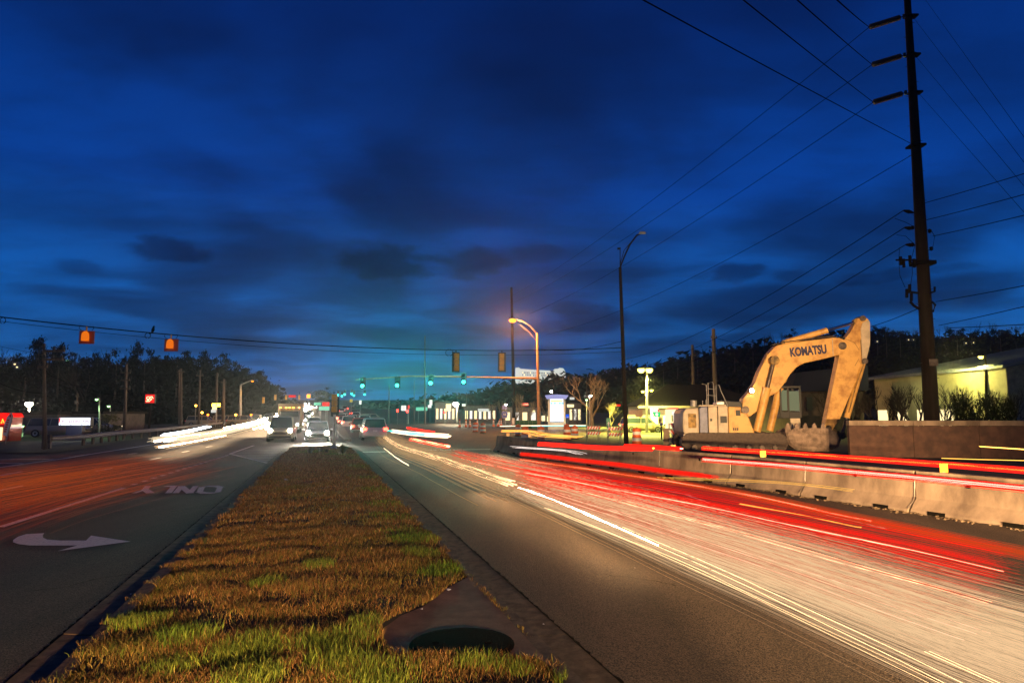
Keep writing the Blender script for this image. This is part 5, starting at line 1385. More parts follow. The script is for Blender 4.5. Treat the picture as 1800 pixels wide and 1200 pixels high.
board(782, 724.5, 3, 4, 112, 'red_lens', 'red signal lamp at the foot of the white star lamp', post=True)
board(757, 707, 5, 9, 130, 'white_glow', 'white sign on a pole right of the street sign'); board(755, 714, 6, 5, 128, 'white_glow', 'lower white sign box beside the pole sign')
board(788, 716, 9, 12, 112, 'window_glow', 'warm lit shop window left of the white star lamp', post=False, name='lit_panel', cat='window') 
board(815, 711.5, 6, 4, 118, 'white_glow', 'small pinkish lit sign right of the white star lamp', post=False)
rsb = board(922.5, 710.5, 12.5, 5, 105, 'red_panel', 'red lit shop sign with white hot letters left of the mast pole', 'LLLSSSIL', 'cream_glow', post=False, ts=.75)
board(938, 722.5, 5, 3.5, 112, 'window_glow', 'small amber window left of the mast pole', post=False, name='lit_panel', cat='window')
board(850, 720.5, 20, 5, 125, 'facade_glow', 'low lit white shop front right of the white star lamp', post=False, name='lit_panel', cat='shop front')
board(955, 735, 6, 9, 95, 'window_glow', 'warm lit glass doors left of the pylon sign', post=False, name='lit_panel', cat='window'); board(963.5, 736, 4, 9, 95, 'window_glow', 'narrow warm window at the pylon foot', post=False, name='lit_panel', cat='window')
board(902.5, 740, 4, 11, 92, 'white_sign', 'small pale box by the construction fence', post=False, name='utility_box', cat='box')
board(1006, 700, 8, 4, 112, 'facade_glow', 'pale lit upper windows right of the pylon sign', post=False, name='lit_panel', cat='window'); board(1003, 713, 12, 5, 112, 'window_glow', 'warm lit shop front right of the pylon sign', post=False, name='lit_panel', cat='window')
board(1086, 712, 10, 3, 100, 'red_panel', 'tiny red roof sign behind the slim lamp pole', post=False)
# green mesh fence
q0, q1 = at_base(906, 748, 90), at_base(944, 749, 90); t = thing('mesh_fence', 'dark green windscreen fence left of the mast pole', 'fence', q0)
d = q1 - q0; n = 5
for i in range(n):
    MB().box((d.x * (i + .5) / n, 0, .55), (d.x / n - .03, .03, 1.0)).build('mesh_panel', mat('green_mesh', (.02, .14, .07), .8, noise=6) if i == 0 else bpy.data.materials['green_mesh'], t)
for i in range(n + 1): MB().tube([(d.x * i / n, .04, 0), (d.x * i / n, .04, 1.15)], .035, 6).build('fence_post', M['galv'], t)
# illuminated sign at left
q = at_base(130, 766, 50); t = thing('illuminated_sign', 'wide lit white sign with faint red writing on a dark plinth', 'sign', q)
sx_ = 50 / 1200; zc = AT(130, 740.5, 50).z - q.z
MB().box((0, .15, zc), (57 * sx_, .35, 15.5 * sx_)).build('cabinet', M['black'], t, bevel=.02)
MB().box((0, -.035, zc), (54.5 * sx_, .02, 13 * sx_)).build('lit_face', M['led_panel'], t)
MB().prism([(-27 * sx_, zc + .25), (-24.5 * sx_, zc + .25), (-25.5 * sx_, zc - .05), (-27 * sx_, zc - .12)], -.055, -.047).build('red_corner', M['red_panel'], t)
text('lettering', 'V\'.caccinc\'.rinc', .36, mat('faint_red_ink', (.5, .05, .05), .6), t, (.1, -.05, zc + .02), extrude=.003)
for x in (-24, -6, 13, 24): MB().box((x * sx_, -.05, zc - .21), (.10, .012, .05)).build('lower_mark', M['sign_dark'], t)
MB().box((0, .15, (zc - .3) / 2), (28 * sx_, .4, zc - .3)).build('plinth', M['sign_dark'], t)
lamp_light('sign_light', q + Vector((0, -1.5, zc)), (.85, .9, 1), 60)
# red square sign
q = at_base(262, 735, 75); zc = AT(262, 700.5, 75).z - q.z; sq = 75 / 1200
t = thing('red_square_sign', 'square lit red sign with cream script on a dark pole', 'sign', q)
MB().box((0, .1, zc), (17 * sq, .3, 16 * sq)).build('cabinet', M['black'], t); MB().box((0, -.06, zc), (16 * sq, .02, 15 * sq)).build('lit_face', M['red_panel'], t); MB().tube([(0, .1, 0), (0, .1, zc - .4)], .13, 8).build('post', M['dark_wood'], t)
sc = [[(-.32, .02), (-.28, .18), (-.15, .22), (-.05, .05), (.02, .24), (.12, .1), (.2, .26), (.3, .1), (.36, .02)], [(-.36, -.2), (-.3, -.34), (-.2, -.28), (-.26, -.12), (-.14, -.1), (-.05, -.32), (.02, -.2), (.1, -.12), (.22, -.06)], [(-.3, -.02), (-.1, -.06), (.05, .02), (.2, 0)]]
for s_ in sc: MB().tube([(x * 1.1, -.085, zc + z * 1.1) for x, z in s_], .035, 5).build('script_stroke', M['cream_glow'], t)
# feather flag
q = at_base(10, 780, 37); t = thing('feather_flag', 'leaning white feather flag with a red tip and red writing at the left edge', 'flag', q, 0)
hz2 = lambda px, py: AT(px, py, 37) - q
fl = MB(); L_ = [(5.5, 764), (8, 745), (14, 731), (19, 725)]; R_ = [(13, 767), (17, 750), (21, 738), (21.5, 731)]
pts = [hz2(*p) for p in L_] + [hz2(*p) for p in R_[::-1]]
n0 = len(pts)
for dy in (-.01, .01):
    for p in pts: fl.v.append(p + Vector((0, dy, 0)))
fl.face(range(n0)); fl.face(list(range(n0, 2 * n0))[::-1])
for k in range(n0): fl.face((k, n0 + k, n0 + (k + 1) % n0, (k + 1) % n0))
fl.build('flag_cloth', M['white_sign'], t); MB().tube([hz2(9, 780), hz2(13, 766), hz2(21, 738), hz2(22.5, 731), hz2(19.5, 725)], .025, 6).build('flag_pole', M['galv'], t)
MB().poly([hz2(16, 731) + Vector((0, -.03, 0)), hz2(20.5, 734) + Vector((0, -.03, 0)), hz2(20.5, 728) + Vector((0, -.03, 0)), hz2(18.5, 727) + Vector((0, -.03, 0))]).build('red_tip', M['red_band'], t)
for kk in range(6): MB().box(hz2(15 - kk * 1.1, 738 + kk * 4) + Vector((0, -.03, 0)), (.13, .01, .07)).build('red_mark', M['red_band'], t)
# red restaurant at far left edge
q = at_base(-8, 770, 48); t = thing('red_shop', 'red lit shop front with a glowing orange sign at the left edge', 'shop', q)
MB().box((-1.6, 1.2, .85), (4.2, 1.2, 1.7)).build('wall', M['car_red'], t); MB().prism([(-3.8, 1.7), (.55, 1.7), (.35, 1.98), (-3.4, 2.05)], .55, 1.9).build('roof', M['red_panel'], t)
MB().box((-.2, .45, 1.42), (1.5, .08, .5)).build('sign_face', M['red_panel'], t)
for k_ in range(5): MB().tube([(-.85 + k_ * .30, .38, 1.27), (-.78 + k_ * .30, .38, 1.58), (-.66 + k_ * .30, .38, 1.3)], .035, 5).build('neon_stroke', M['orange_glow'], t)
MB().box((-.3, .45, .55), (.8, .06, .9)).build('door', M['window_glow'], t)
# orange pump canopy lights behind guardrail
q = at_base(379, 735, 98); t = thing('fuel_price_sign', 'small orange and green lit price sign on a pole behind the guardrail', 'sign', q)
for px, py, m, w in ((376, 711.5, 'amber_lamp', .5), (384, 711.5, 'amber_lamp', .5), (377, 717, 'window_glow', .6), (375.5, 722, 'facade_glow', .7)):
    p = AT(px, py, 98) - q; MB().box(p, (w, .1, .45)).build('lit_box', M[m], t)
MB().tube([(0, .1, 0), (0, .1, 3.2)], .07, 6).build('post', M['galv'], t)

# ------------------------------------------------------------------ guardrail
def guardrail():
    pts = [P(90, 789, 0), P(150, 783.5, 0), P(220, 773, 0), P(290, 765, 0), P(340, 757.5, 0)]
    pts = [Vector((p.x, p.y, 0)) for p in pts]
    a = P(400, 750); pts += [Vector((a.x, a.y, 0))]
    t = thing('guardrail', 'weathered steel guardrail curving along the left roadside', 'guardrail', pts[0])
    dense = []
    for p, q_ in zip(pts[:-1], pts[1:]):
        n = max(1, int((q_ - p).length / 1.9))
        for k in range(n): dense.append(p.lerp(q_, k / n))
    prof = [(0, .72), (.07, .68), (.0, .60), (.0, .57), (.07, .50), (0, .44), (.02, .44), (.09, .50), (.02, .57), (.02, .60), (.09, .68), (.02, .72)]
    for i in range(len(dense) - 1):
        p, q_ = dense[i], dense[i + 1]; d = (q_ - p).normalized(); s = Vector((d.y, -d.x, 0))
        if i % 2 == 0 and i + 2 < len(dense):
            r_ = dense[i + 2]; rings = [[(c - pts[0]) + s * y + Vector((0, 0, z + gz(c.x, c.y))) for y, z in prof] for c in (p, q_, r_ + (r_ - q_).normalized() * .0)]
            MB().loft(rings).build('rail', M['galv'], t)
        c = p - pts[0]; MB().box(c - s * .12 + Vector((0, 0, .34 + gz(p.x, p.y))), (.13, .16, .70)).build('rail_post', M['wood'], t)
        MB().box(c - s * .03 + Vector((0, 0, .58 + gz(p.x, p.y))), (.09, .06, .3)).build('block', M['wood'], t)
    MB().box(Vector((-.25, -.05, .40)), (.5, .12, .8)).build('end_terminal', M['steel'], t, bevel=.03)
guardrail()

# ------------------------------------------------------------------ vehicles
def car_proto(kind, paint, label, L=4.6, W=1.82, Hh=1.48, lights='head'):
    t = thing('parked_car' if kind == 'x' else 'car', label, 'car' if kind != 'truck' else 'truck')
    hb = .78 if kind == 'car' else .98
    if kind == 'car': cab = [(-1.75, hb), (-1.05, Hh), (.35, Hh), (1.15, hb)]
    elif kind == 'suv': cab = [(-2.1, hb), (-1.95, Hh), (.55, Hh), (1.2, hb)]
    else: cab = [(-.6, hb), (-.5, Hh), (.9, Hh), (1.5, hb)]
    st = [(-L / 2, .55, .45, hb * .78), (-L / 2 + .12, .92, .28, hb * .95), (-L / 2 + .6, 1, .22, hb), (0, 1, .2, hb + .02), (L / 2 - 1.1, 1, .22, hb), (L / 2 - .35, .96, .24, hb * .86), (L / 2 - .05, .80, .30, hb * .72), (L / 2, .62, .4, hb * .6)]
    rings = []
    for y, k, z0, z1 in st:
        w = W / 2 * k; zm = z0 + (z1 - z0) * .55
        rings.append([(-w * .92, y, z0), (-w, y, z0 + .1), (-w, y, zm), (-w * .95, y, z1 - .06), (-w * .82, y, z1), (w * .82, y, z1), (w * .95, y, z1 - .06), (w, y, zm), (w, y, z0 + .1), (w * .92, y, z0)])
    body = MB().loft(rings).build('body', M[paint], t, smooth=True)
    r2 = []
    for (y, z), k in zip(cab, (.86, .70, .70, .86)): pass
    def ring(y0, y1, z, k): w = W / 2 * k; return [(-w, y0, z), (-w, y1, z), (w, y1, z), (w, y0, z)]
    MB().loft([ring(cab[0][0], cab[3][0], hb - .02, .88), ring(cab[1][0] * .98 + .0, cab[2][0], Hh - .05, .72)]).build('window_band', M['glass'], t)
    MB().loft([ring(cab[1][0] - .03, cab[2][0] + .05, Hh - .07, .735), ring(cab[1][0] + .1, cab[2][0] - .15, Hh, .66)]).build('roof', M[paint], t, smooth=True)
    for sx in (-1, 1):
        for (ya, za), (yb, zb) in ((cab[0], cab[1]), (cab[3], cab[2])):
            MB().tube([(sx * W / 2 * .885, ya, hb - .02), (sx * W / 2 * .73, yb, Hh - .05)], .035, 5).build('pillar', M[paint], t)
        MB().tube([(sx * W / 2 * .89, -.35, hb - .02), (sx * W / 2 * .735, -.3, Hh - .05)], .03, 5).build('pillar', M[paint], t)
        MB().box((sx * (W / 2 + .09), cab[3][0] - .35, hb + .08), (.18, .1, .13)).build('mirror', M[paint], t, bevel=.02)
        for yy in (-L * .30, L * .31):
            w = MB().lathe([(.2, -.11), (.325, -.11), (.335, 0), (.325, .11), (.2, .11)], (sx * (W / 2 - .1), yy, .335), 18, axis='x').build('wheel', M['rubber'], t, smooth=True)
            MB().lathe([(.05, 0), (.2, .02), (.21, -.01)], (sx * (W / 2 + .005), yy, .335), 12, axis='x').build('rim', M['chrome_trim'], w)
        hl = MB().lathe([(.001, .02), (.13, .015), (.16, -.04)], (sx * W * .36, L / 2 - .03, hb * .80), 12, axis='y', cap=False)
        hl.build('headlight', M['headlamp'] if lights in ('head', 'both') else M['glass'], t)
        MB().box((sx * W * .41, -L / 2 + .06, hb * .86), (.30, .1, .20)).build('tail_light', M['taillamp'] if lights in ('tail', 'both') else M['red_band'], t, bevel=.02)
    MB().box((0, L / 2 - .01, hb * .62), (W * .5, .05, .16)).build('grille', M['grille'], t)
    MB().box((0, L / 2 + .0, .36), (W * .8, .12, .14)).build('bumper', M['grille'], t, bevel=.03)
    MB().box((0, -L / 2 + .0, .42), (W * .85, .14, .18)).build('rear_bumper', M[paint], t, bevel=.03)
    MB().box((0, -L / 2 - .0, hb * .72), (.32, .16, .12)).build('number_plate', M['white_sign'], t)
    return t
def place(o, g, dx, dy, label, group=None):
    o.location = g; o.rotation_euler = (0, 0, rot_for(dx, dy)); o['label'] = label
    if group: o['group'] = group
def beams(o, power=900, sep=.65, z=.65, L=2.35):
    for s in (-sep, sep):
        l = lamp_light('headlight_beam', (s, L, z), (1, .86, .66), power, o, .08, 50, (0, 1, -.03), 1.0)
OD = (.27, -1.0)
c1 = car_proto('car', 'car_silver', '', 4.6, 1.72, 1.42)
g = G(554, 777); place(c1, g + Vector((-.5, 2.4, 0)), .27, -1, 'silver car with white headlights waiting in the lane nearest the median', 'cars facing the camera'); beams(c1, 5000)
c2 = car_proto('truck', 'car_tan', '', 5.4, 1.82, 1.75)
g = G(488, 777); place(c2, g + Vector((-.6, 2.7, 0)), .27, -1, 'tan pickup truck with warm headlights waiting left of the silver car', 'cars facing the camera'); beams(c2, 5000)
# van behind with amber clearance lamps
bt_ = thing('box_truck', 'dark box truck with a row of amber clearance lamps over its cab', 'truck'); g = G(505, 762)
MB().box((0, -1.2, 1.75), (2.4, 5.0, 2.5)).build('cargo_box', M['car_tan'], bt_, bevel=.05); MB().loft([[(-1.0, y0, z), (-1.0, y1, z), (1.0, y1, z), (1.0, y0, z)] for y0, y1, z in ((1.35, 3.3, .4), (1.35, 3.3, 1.3), (1.35, 2.9, 2.3), (1.35, 2.6, 2.5))]).build('cab', M['car_grey'], bt_)
MB().box((0, 3.14, 1.85), (1.7, .12, .7), Matrix.Rotation(-.4, 3, 'X')).build('windscreen', M['glass'], bt_)
for x in (-.9, -.35, 0, .35, .9): MB().box((x, 2.75, 2.58), (.14, .1, .1)).build('clearance_lamp', M['amber_lamp'], bt_)
for sx in (-.8, .8):
    MB().lathe([(.001, .03), (.13, .0)], (sx, 3.33, .85), 12, axis='y', cap=False).build('headlight', M['headlamp'], bt_)
    for yy in (2.4, -2.3): MB().lathe([(.25, -.14), (.45, -.14), (.45, .14), (.25, .14)], (sx * 1.15, yy, .45), 16, axis='x').build('wheel', M['rubber'], bt_)
bt_.location = g + Vector((-1, 4, 0)); bt_.rotation_euler = (0, 0, rot_for(.27, -1))
proto_h = car_proto('car', 'car_grey', '', lights='head'); proto_s = car_proto('suv', 'car_white', '', 4.7, 1.85, 1.7, lights='head')
place(proto_h, G(553, 754) + Vector((-.6, 2, 0)), .27, -1, 'grey car with a pair of soft white headlights just behind the silver one', 'cars facing the camera')
place(proto_s, G(518, 748) + Vector((-.6, 2, 0)), .27, -1, 'white car with headlights behind the box truck', 'cars facing the camera')
far_lab = ['first', 'second', 'third', 'fourth', 'fifth', 'sixth', 'seventh', 'eighth', 'ninth', 'tenth', 'eleventh', 'twelfth', 'thirteenth', 'fourteenth', 'fifteenth', 'sixteenth']
spots = []
for i, (Y, ln) in enumerate([(92, 0), (100, 1), (108, 2), (118, 0), (126, 1), (134, 2), (145, 0), (155, 1), (166, 2), (178, 0), (190, 1), (205, 2), (220, 1), (238, 0), (255, 2), (275, 1)]):
    x = -.2715 * (Y - 4.87) - 3.16 - 2.2 - ln * 3.5 ; spots.append((x, Y))
for i, (x, Y) in enumerate(spots):
    o = copy_tree(proto_h if i % 2 else proto_s)
    place(o, Vector((x, Y, gz(x, Y))), .27, -1, 'distant car with lit headlights, %s nearest in the queue down the hill' % far_lab[i], 'distant cars coming down the hill')
    if i % 3 == 0: lamp_light('headlight_beam', (0, 2.6, .7), (1, .8, .5), 2500, o, .1, 100, (0, 1, -.12), .8)
# cars seen from behind on the right
pr_r = car_proto('suv', 'car_white', '', 4.7, 1.86, 1.62, lights='tail'); pr_c = car_proto('car', 'car_red', '', lights='tail')
place(pr_r, G(652, 774) + Vector((-.3, 2.2, 0)), -.27, 1, 'white car with red tail lights leading into the junction, nearest of the queue', 'cars driving away up the hill')
place(pr_c, G(628, 760) + Vector((-.3, 2.2, 0)), -.27, 1, 'red car left of the white one in the queue driving away', 'cars driving away up the hill')
lab2 = ['left lane, just ahead of the red car', 'middle lane, ahead of the white car', 'right lane, far side of the junction', 'left lane, third car up', 'middle lane, third car up', 'right lane, second car up', 'left lane, fourth car up', 'middle lane, fourth car up', 'right lane, third car up', 'left lane at the foot of the rise', 'middle lane at the foot of the rise', 'right lane on the rise', 'left lane on the rise', 'last car near the crest']
rs_ = []
for i, (px, Y) in enumerate([(612, 92), (632, 84), (640, 104), (604, 108), (618, 112), (634, 125), (600, 130), (612, 136), (625, 150), (598, 155), (608, 165), (622, 180), (600, 195), (606, 225)]):
    q = AT(px, 740, Y); rs_.append((q.x, Y))
pr2 = [pr_r, pr_c]
for i, (x, Y) in enumerate(rs_):
    o = copy_tree(pr2[i % 2]); place(o, Vector((x, Y, gz(x, Y))), -.27, 1, 'small car with red tail lights, ' + lab2[i], 'cars driving away up the hill')
# parked cars at the left and a sedan at far right lot
pk = car_proto('suv', 'car_tan', '', 4.6, 1.85, 1.6, lights='none')
place(pk, G(355, 735) * 1.0, 1, .1, 'parked tan car behind the guardrail, left of the price sign', 'parked cars'); pk.location = (AT(358, 731, 100).x, 100, gz(0, 100))
for px, Y, m_, lab in [(402, 104, None, 'parked car right of the price sign'), (428, 104, None, 'pale parked car under the orange street lamp'), (105, 58, None, 'parked car left of the plinth of the illuminated sign'), (162, 62, None, 'parked dark car right of the illuminated sign'), (1128, 72, None, 'car parked at the shop edge of the lawn'), (655, 125, None, 'white van side on at the far side road')]:
    o = copy_tree(pk); q = AT(px, 740, Y); place(o, Vector((q.x, Y, gz(q.x, Y))), 1, .12, lab, 'parked cars')
for px, Y, m, lab in [(343, 99, 'amber_lamp', 'orange lamp by the leftmost parked car'), (354.5, 99, 'amber_lamp', 'orange lamp above the parked tan car'), (365, 98, 'sodium', 'bright orange lamp at the parked tan car'), (414, 103, 'amber_lamp', 'orange lamp between the parked cars'), (441, 103, 'sodium', 'bright lamp at the right parked car')]:
    q = AT(px, 740, Y); zb = gz(q.x, Y); zl = AT(px, {343: 714, 354.5: 726}.get(px, 730), Y).z
    t = thing('bollard_lamp', lab, 'lamp', (q.x, Y, zb), 0, 'low orange lamps by the parked cars'); MB().tube([(0, 0, 0), (0, 0, zl - zb)], .05, 6).build('post', M['galv'], t); MB().lathe([(.001, -.16), (.16, -.07), (.16, .07), (.001, .16)], (0, 0, zl - zb + .1), 10, cap=False).build('lamp_globe', M[m], t)
# ------------------------------------------------------------------ buildings
# store at the right with a dark hipped roof
def store():
    Y = 74.0; q = at_base(1200, 765, Y); t = thing('bank_building', 'beige single storey drive-through building with a dark hipped roof and lit signs', 'building', q)
    X = lambda px: AT(px, 740, Y).x - q.x; Zz = lambda py: AT(1200, py, Y).z - q.z
    x0, x1 = X(1131), X(1345); z1 = Zz(713)
    MB().box(((x0 + x1) / 2, 5.0, z1 / 2), (x1 - x0, 9.0, z1)).build('wall', M['stucco'], t)
    rf = MB(); ze = z1; zr = Zz(672)
    a = [(x0 - .6, -.3, ze), (x1 + .6, -.3, ze), (x1 + .6, 10.3, ze), (x0 - .6, 10.3, ze)]; r = [(x0 + 3.8, 5, zr), (x1 - 4, 5, zr)]
    rf.poly([a[0], a[1], r[1], r[0]]); rf.poly([a[2], a[3], r[0], r[1]]); rf.poly([a[3], a[0], r[0]]); rf.poly([a[1], a[2], r[1]]); rf.poly(a[::-1])
    rf.build('roof', M['roof'], t)
    MB().box(((x0 + x1) / 2, -.35, ze - .12), (x1 - x0 + 1.2, .12, .24)).build('fascia', M['stucco'], t)
    for py in (729, 741): MB().box((X(1139.5), .46, Zz(py)), (.16, .04, .28)).build('wall_vent', M['black'], t)
    # pylons and lit parts in front
    MB().box((X(1145), -.2, Zz(740)), (.22, .3, Zz(718) - Zz(762))).build('white_column', M['white_sign'], t)
    MB().box((X(1149.5), -.6, Zz(748)), (.55, .4, Zz(733) - Zz(765))).build('pale_pillar', M['white_sign'], t)
    MB().box((X(1150), -.1, Zz(720)), (.92, .1, .62)).build('lit_white_sign', M['white_glow'], t); MB().box((X(1157.3), -.17, Zz(721.5)), (.1, .04, .25)).build('red_mark', M['red_panel'], t)
    MB().box((X(1154), -.15, Zz(728)), (.78, .1, .48)).build('lit_green_sign', M['green_panel'], t); MB().lathe([(.001, -.02), (.17, 0)], (X(1154), -.21, Zz(728)), 14, axis='y', cap=False).build('white_disc', M['white_glow'], t)
    MB().box((X(1158.5), .44, Zz(746)), (.62, .08, 1.35)).build('door', M['bark'], t); MB().box((X(1158.5), .38, Zz(735.5)), (.9, .1, .1)).build('lintel', M['stucco'], t)
    MB().box((X(1167), -.1, Zz(746)), (.16, .2, 1.9)).build('white_column', M['white_sign'], t)
    MB().box((X(1181), -.3, Zz(736)), (1.5, .2, Zz(719.5) - Zz(753))).build('lit_panel', M['window_glow'], t); MB().box((X(1184), -.42, Zz(731)), (.5, .05, 1.0)).build('white_poster', M['white_glow'], t); MB().box((X(1180.3), -.43, Zz(735)), (.16, .05, .7)).build('dark_figure_sign', M['bark'], t)
    [MB().box((X(1173.5 + k_ * 2.7), -.42, Zz(717.5) + .02 * (k_ % 2)), (.13, .06, .18)).build('red_letter', M['red_letters'], t) for k_ in range(7)]
    MB().box((X(1112), 1.0, Zz(742)), (.9, .6, 1.6)).build('side_box', M['stucco'], t)
    lamp_light('wall_light', q + Vector((X(1160), -2.5, 3.0)), (1, .9, .4), 500)
store()
# warehouse at the right
def warehouse():
    Y = 58.0
    qa = AT(1380, 730, 66); qa.z = 0
    pl, pr_ = AT(1575, 672, 62), AT(1768, 646, 50)
    t = thing('warehouse', 'long low warehouse with a ribbed metal roof and a yellow lit wall', 'building', (pr_.x, pr_.y, gz(pr_.x, pr_.y)))
    o = Vector(t.location)
    a0 = AT(1552, 676, 66); a1 = pr_; d = a1 - a0; d.z = 0; L_ = d.length; d.normalize(); back = Vector((-d.y, d.x, 0)); back = back if back.y > 0 else -back
    ze = pr_.z - .0; zb = 0
    def W(u, v, z): return a1 - o - d * u + back * v + Vector((0, 0, z - a1.z + 0))
    n = 9
    Lw = L_ + 1.5
    for i in range(n):
        u0, u1 = Lw * i / n, Lw * (i + 1) / n - .02
        MB().loft([[W(u0, 0, zb), W(u1, 0, zb), W(u1, .25, zb), W(u0, .25, zb)], [W(u0, 0, ze), W(u1, 0, ze), W(u1, .25, ze), W(u0, .25, ze)]]).build('wall_panel', M['siding'], t)
    ridge = AT(1800, 598, 62).z; dep = 17
    rf = MB(); nr = 44
    e0, e1 = -.6, Lw + .6
    rf.loft([[W(e0, -.7, ze - .05), W(e1, -.7, ze - .05), W(e1, -.7, ze + .12), W(e0, -.7, ze + .12)], [W(e0, dep, ridge - .05), W(e1, dep, ridge - .05), W(e1, dep, ridge + .12), W(e0, dep, ridge + .12)]]).build('roof', M['metal_roof'], t)
    for i in range(nr):
        u = e0 + (e1 - e0) * i / (nr - 1)
        MB().tube([W(u, -.7, ze + .15), W(u, dep, ridge + .15)], .05, 4).build('roof_seam', M['metal_roof'], t)
    # gable end towards the right
    gv = M['siding']
    gb = MB(); pts = [W(-.1, 0, zb), W(-.1, 2 * dep, zb), W(-.1, 2 * dep, ze), W(-.1, dep, ridge - .1), W(-.1, 0, ze)]
    gb.poly(pts); gb.poly([p - d * -.0 + (d * .2) * -1 for p in pts][::-1]); gb.build('gable_wall', mat('gable_siding', (.25, .22, .17), .85, noise=3), t)
    for k in range(4):
        MB().loft([[W(Lw * .35 + k * 3.1, -.06, .3 + zb), W(Lw * .35 + k * 3.1 + 1.6, -.06, .3 + zb), W(Lw * .35 + k * 3.1 + 1.6, -.02, .3 + zb), W(Lw * .35 + k * 3.1, -.02, .3 + zb)], [W(Lw * .35 + k * 3.1, -.06, 2.3), W(Lw * .35 + k * 3.1 + 1.6, -.06, 2.3), W(Lw * .35 + k * 3.1 + 1.6, -.02, 2.3), W(Lw * .35 + k * 3.1, -.02, 2.3)]]).build('lit_window', M['window_glow'], t)
    lamp_light('wall_light', a1 - d * 3.5 - back * 2.0 + Vector((0, 0, .1)), (.95, .9, .25), 1700)
    lamp_light('wall_light', a1 - d * (Lw * .55) - back * 1.8 + Vector((0, 0, -2.0)), (.95, .9, .45), 120)
warehouse()
# dim shed behind the excavator cab
q = at_base(1440, 740, 58); t = thing('dim_shed', 'dim mauve walled shed with a dark blue roof behind the excavator stick', 'building', q)
X = lambda px: AT(px, 700, 58).x - q.x; Zz = lambda py: AT(1440, py, 58).z - q.z
MB().box(((X(1395) + X(1520)) / 2, 4, Zz(688) / 2), (X(1520) - X(1395), 7.5, Zz(688))).build('wall', mat('mauve_siding', (.07, .045, .04), .9, noise=3), t)
MB().prism([(X(1388), Zz(688)), (X(1400), Zz(655)), (X(1525), Zz(642)), (X(1525), Zz(686))], -.3, 8.4).build('roof', mat('blue_metal_roof', (.012, .013, .03), .9, spec=.1), t)
MB().box((X(1424), .2, Zz(709)), (.5, .08, 1.1)).build('door', M['black'], t)
# white floodlit hotel on the hill
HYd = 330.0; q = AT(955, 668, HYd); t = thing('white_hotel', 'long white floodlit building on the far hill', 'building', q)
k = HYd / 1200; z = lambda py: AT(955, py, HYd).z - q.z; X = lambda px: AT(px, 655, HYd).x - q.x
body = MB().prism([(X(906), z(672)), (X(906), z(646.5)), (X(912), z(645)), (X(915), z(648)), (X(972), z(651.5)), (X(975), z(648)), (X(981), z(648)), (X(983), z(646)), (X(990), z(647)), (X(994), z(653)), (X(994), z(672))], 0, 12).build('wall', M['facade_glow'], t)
for r_ in range(2):
    for c_ in range(20):
        px = 919 + c_ * 2.7
        if 970 < px < 976: continue
        MB().box((X(px), -.05, z(654.6 + r_ * 4 + (px - 918) * .03)), (.32, .12, .75)).build('window', M['sign_dark'] if (c_ * 7 + r_ * 3) % 5 else M['window_glow'], body)
# low shops across the junction in the middle distance
def shop(px0, px1, py_top, Y, label, wallm='stucco', lit=3):
    q = at_base((px0 + px1) / 2, 740, Y); t = thing('shop_building', label, 'building', q)
    w = (px1 - px0) * Y / 1200; h = AT(900, py_top, Y).z - q.z
    MB().box((0, 4, h / 2), (w, 8, h)).build('wall', M[wallm], t); MB().box((0, 4, h + .12), (w + .5, 8.5, .25)).build('roof', M['roof'], t)
    for k_ in range(lit): MB().box((-w / 2 + w * (k_ + .5) / lit, -.03, h * .45), (w / lit * .55, .06, h * .5)).build('window', M['window_glow'] if k_ % 2 == 0 else M['white_glow'], t)
M['dim_wall'] = mat('dim_wall', (.12, .10, .09), .9, noise=2)
shop(765, 800, 707, 122, 'low shop with warm windows behind the white star lamp', 'dim_wall', 5); shop(816, 872, 713, 128, 'long low shop with bright windows right of the white star lamp', 'dim_wall', 7)
shop(885, 945, 716, 120, 'dim building with a red sign left of the mast pole', 'dim_wall', 4); shop(1000, 1022, 708, 116, 'shop with lit windows right of the pylon sign', 'dim_wall', 3)
shop(20, 100, 728, 66, 'low dark roofed building behind the star lamp at left', 'dim_wall', 0); shop(100, 178, 727, 68, 'long dark building behind the illuminated sign', 'dim_wall', 0)

# ------------------------------------------------------------------ trees
def crown_arrays(rg, n_clump, per, rx, rz, size, shape='pine'):
    V = []; F = []
    for c in range(n_clump):
        if shape == 'pine':
            u = rg.random(); hgt = (u ** .8) ; rad = (1 - hgt) ** .6 * .9 + .15
            a = rg.random() * 6.283; rr = rad * rx * math.sqrt(rg.random())
            cx, cy, cz = rr * math.cos(a), rr * math.sin(a), hgt * rz
            cs = size * (1.2 + rg.random()) * 2.2
        else:
            a = rg.random() * 6.283; b = math.acos(2 * rg.random() - 1); rr = rg.random() ** .4
            cx, cy, cz = rx * rr * math.sin(b) * math.cos(a), rx * rr * math.sin(b) * math.sin(a), rz * .5 + rz * .5 * rr * math.cos(b)
            cs = size * (1 + rg.random()) * 2.6
        p = np.array([cx, cy, cz]) + rg.normal(0, cs * .42, (per, 3)) * np.array([1, 1, .55])
        V.append(p)
    P_ = np.concatenate(V); n = len(P_)
    d1 = rg.normal(0, 1, (n, 3)); d1 /= np.linalg.norm(d1, axis=1)[:, None]; d2 = rg.normal(0, 1, (n, 3)); d2 /= np.linalg.norm(d2, axis=1)[:, None]
    s = size * (.5 + rg.random((n, 1)))
    tri = np.stack([P_ - d1 * s * .5, P_ + d1 * s * .5, P_ + d2 * s], 1)
    return tri
